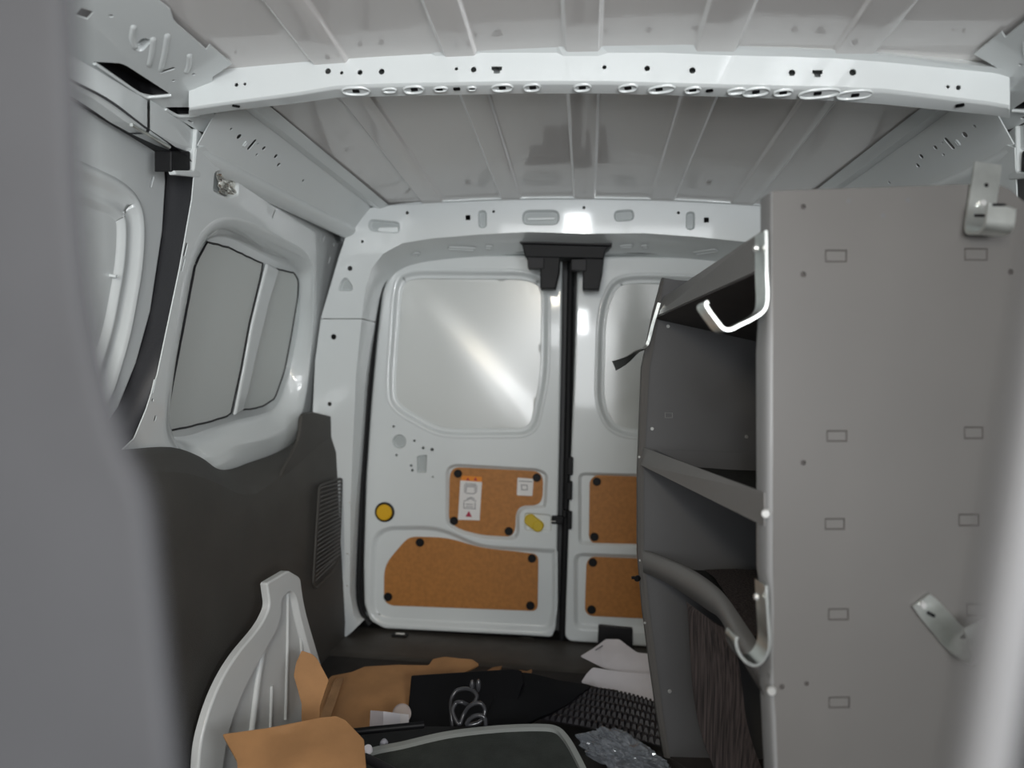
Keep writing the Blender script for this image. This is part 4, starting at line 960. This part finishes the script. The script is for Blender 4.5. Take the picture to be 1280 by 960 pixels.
# small clear plastic offcut
P13 = Pl(flz(478, 900, .06), (.1, -.9, .4))
mb = MB(); q = [(463, 906), (463, 887), (478, 885), (492, 890), (511, 893), (511, 912)]
slb = [P13.hit(*p) for p in ((463, 888), (480, 889), (500, 892), (511, 893))]; slb2 = [P13.hit(*p) for p in ((462, 909), (480, 909), (500, 910), (511, 912))]
mb.loft([[p + P13.n * (.01 if i == 1 else 0) for i, p in enumerate(slb)], [p + P13.n * (.01 if i == 1 else 0) for i, p in enumerate(slb2)]], closed=False, smooth=False)
ca = obj('plastic_offcut', mb, CUP, None, 'small bent piece of clear plastic on the cardboard beside the upright black board', 'plastic piece')
mb = MB().disc(P13.hit(502, 892) - P13.n * .004, P13.n, .019, .002, 24, .2); obj('round_tab', mb, TABM, ca)

# ================================================================== CLOSE TO THE CAMERA
PSt = Pl((0, .2, 0), (0, -1, 0))
ol = [(60, -260), (78, -40), (86, 100), (92, 250), (108, 400), (143, 545), (176, 620), (188, 720), (198, 820), (212, 960), (222, 1100)]
uv = [PSt.q(*p) for p in cr(ol, 4)]
lowx = PSt.uv(Vector((-.075, .2, .01))); uv += [lowx, PSt.uv(Vector((-.26, .2, .01))), PSt.uv(Vector((-.27, .2, .6))), PSt.uv(Vector((-.24, .2, .93)))]
mb = sheet(PSt, uv, th=.006, edge=.003, back=True)
obj('seat_back', mb, SEATM, None, 'grey upright seat back edge, out of focus close to the camera', 'seat')
a = aty(1224, 960, .2); b = aty(1281, 600, .2); d = (b - a) / (b.z - a.z)
mb = MB().tube([a + d * (.0 - a.z), a, b, a + d * (1.2 - a.z)], .0072, 16)
gp = thing('grab_pole', 'pale grey slanting pole with an added dark tube alongside, in front of the shelving', 'pole', a + d * (.0 - a.z))
obj('pole', mb, POSTM, gp)
o_ = Vector((.0135, .006, 0)); mb = MB().tube([a + d * (.0 - a.z) + o_, a + o_, b + o_ * .8, a + d * (1.2 - a.z) + o_ * .6], .0062, 12); obj('dark_tube', mb, BLACKP, gp)  # dark tube added in place of an unknown dark thing past the pole

# ================================================================== LIGHT
w = bpy.data.worlds.new('world'); S.world = w; w.use_nodes = True; nt = w.node_tree
bg = nt.nodes['Background']; tc = nt.nodes.new('ShaderNodeTexCoord'); sx = nt.nodes.new('ShaderNodeSeparateXYZ'); r = nt.nodes.new('ShaderNodeValToRGB')
nt.links.new(tc.outputs['Generated'], sx.inputs[0]); nt.links.new(sx.outputs['Z'], r.inputs['Fac']); nt.links.new(r.outputs['Color'], bg.inputs['Color'])
e = r.color_ramp.elements; e[0].position = 0.0; e[0].color = (.5, .49, .48, 1); e[1].position = .12; e[1].color = (.92, .96, 1.0, 1)
bg.inputs['Strength'].default_value = .56
def area(name, loc, target, sx_, sy_, power, col=(1, 1, 1)):
    l = bpy.data.lights.new(name, 'AREA'); l.shape = 'RECTANGLE'; l.size = sx_; l.size_y = sy_; l.energy = power; l.color = col
    o = bpy.data.objects.new(name, l); COL.objects.link(o); o.location = loc
    o.rotation_euler = (Vector(target) - Vector(loc)).to_track_quat('-Z', 'Y').to_euler(); return o
area('windscreen_light', (.1, -1.2, .85), (0, 1.6, 1.0), 1.4, .6, 20, (.95, .98, 1))
area('driver_window_light', (.85, -.45, .85), (-.7, 1.5, .9), .6, .4, 17, (.96, .98, 1))
# tinted lamps added where the creased door panel mirrors them as a sheen
P0 = PD.hit(615, 460); N0 = (-PD.n * -1).normalized()
n2 = (PD.n - (PD.U * aper.x + PD.V * aper.y) * (-.0042 / .040)).normalized()
vd = (P0 - C).normalized(); rd = vd - 2 * vd.dot(n2) * n2
Ls = P0 + rd * ((-1.0 - P0.y) / rd.y)
print('STREAK LIGHT', Ls, 'ribs', ribs, 'zr', ZR1, ZR2)
va, vp = PD.U * adir.x + PD.V * adir.y, PD.U * aper.x + PD.V * aper.y
area('sheen_lamp', Ls + va * .16, P0, .15, .15, 4.2, (.93, .97, 1))
area('sheen_lamp', Ls - va * .10, P0, .15, .15, 3.6, (1, .92, .76))
area('sheen_lamp', Ls - va * .30 + vp * .06, P0, .13, .13, 2.6, (1, .78, .45))
S.view_settings.view_transform = 'Standard'; S.view_settings.look = 'None'; S.view_settings.exposure = 0.10
try: S.cycles.use_denoising = True
except Exception: pass
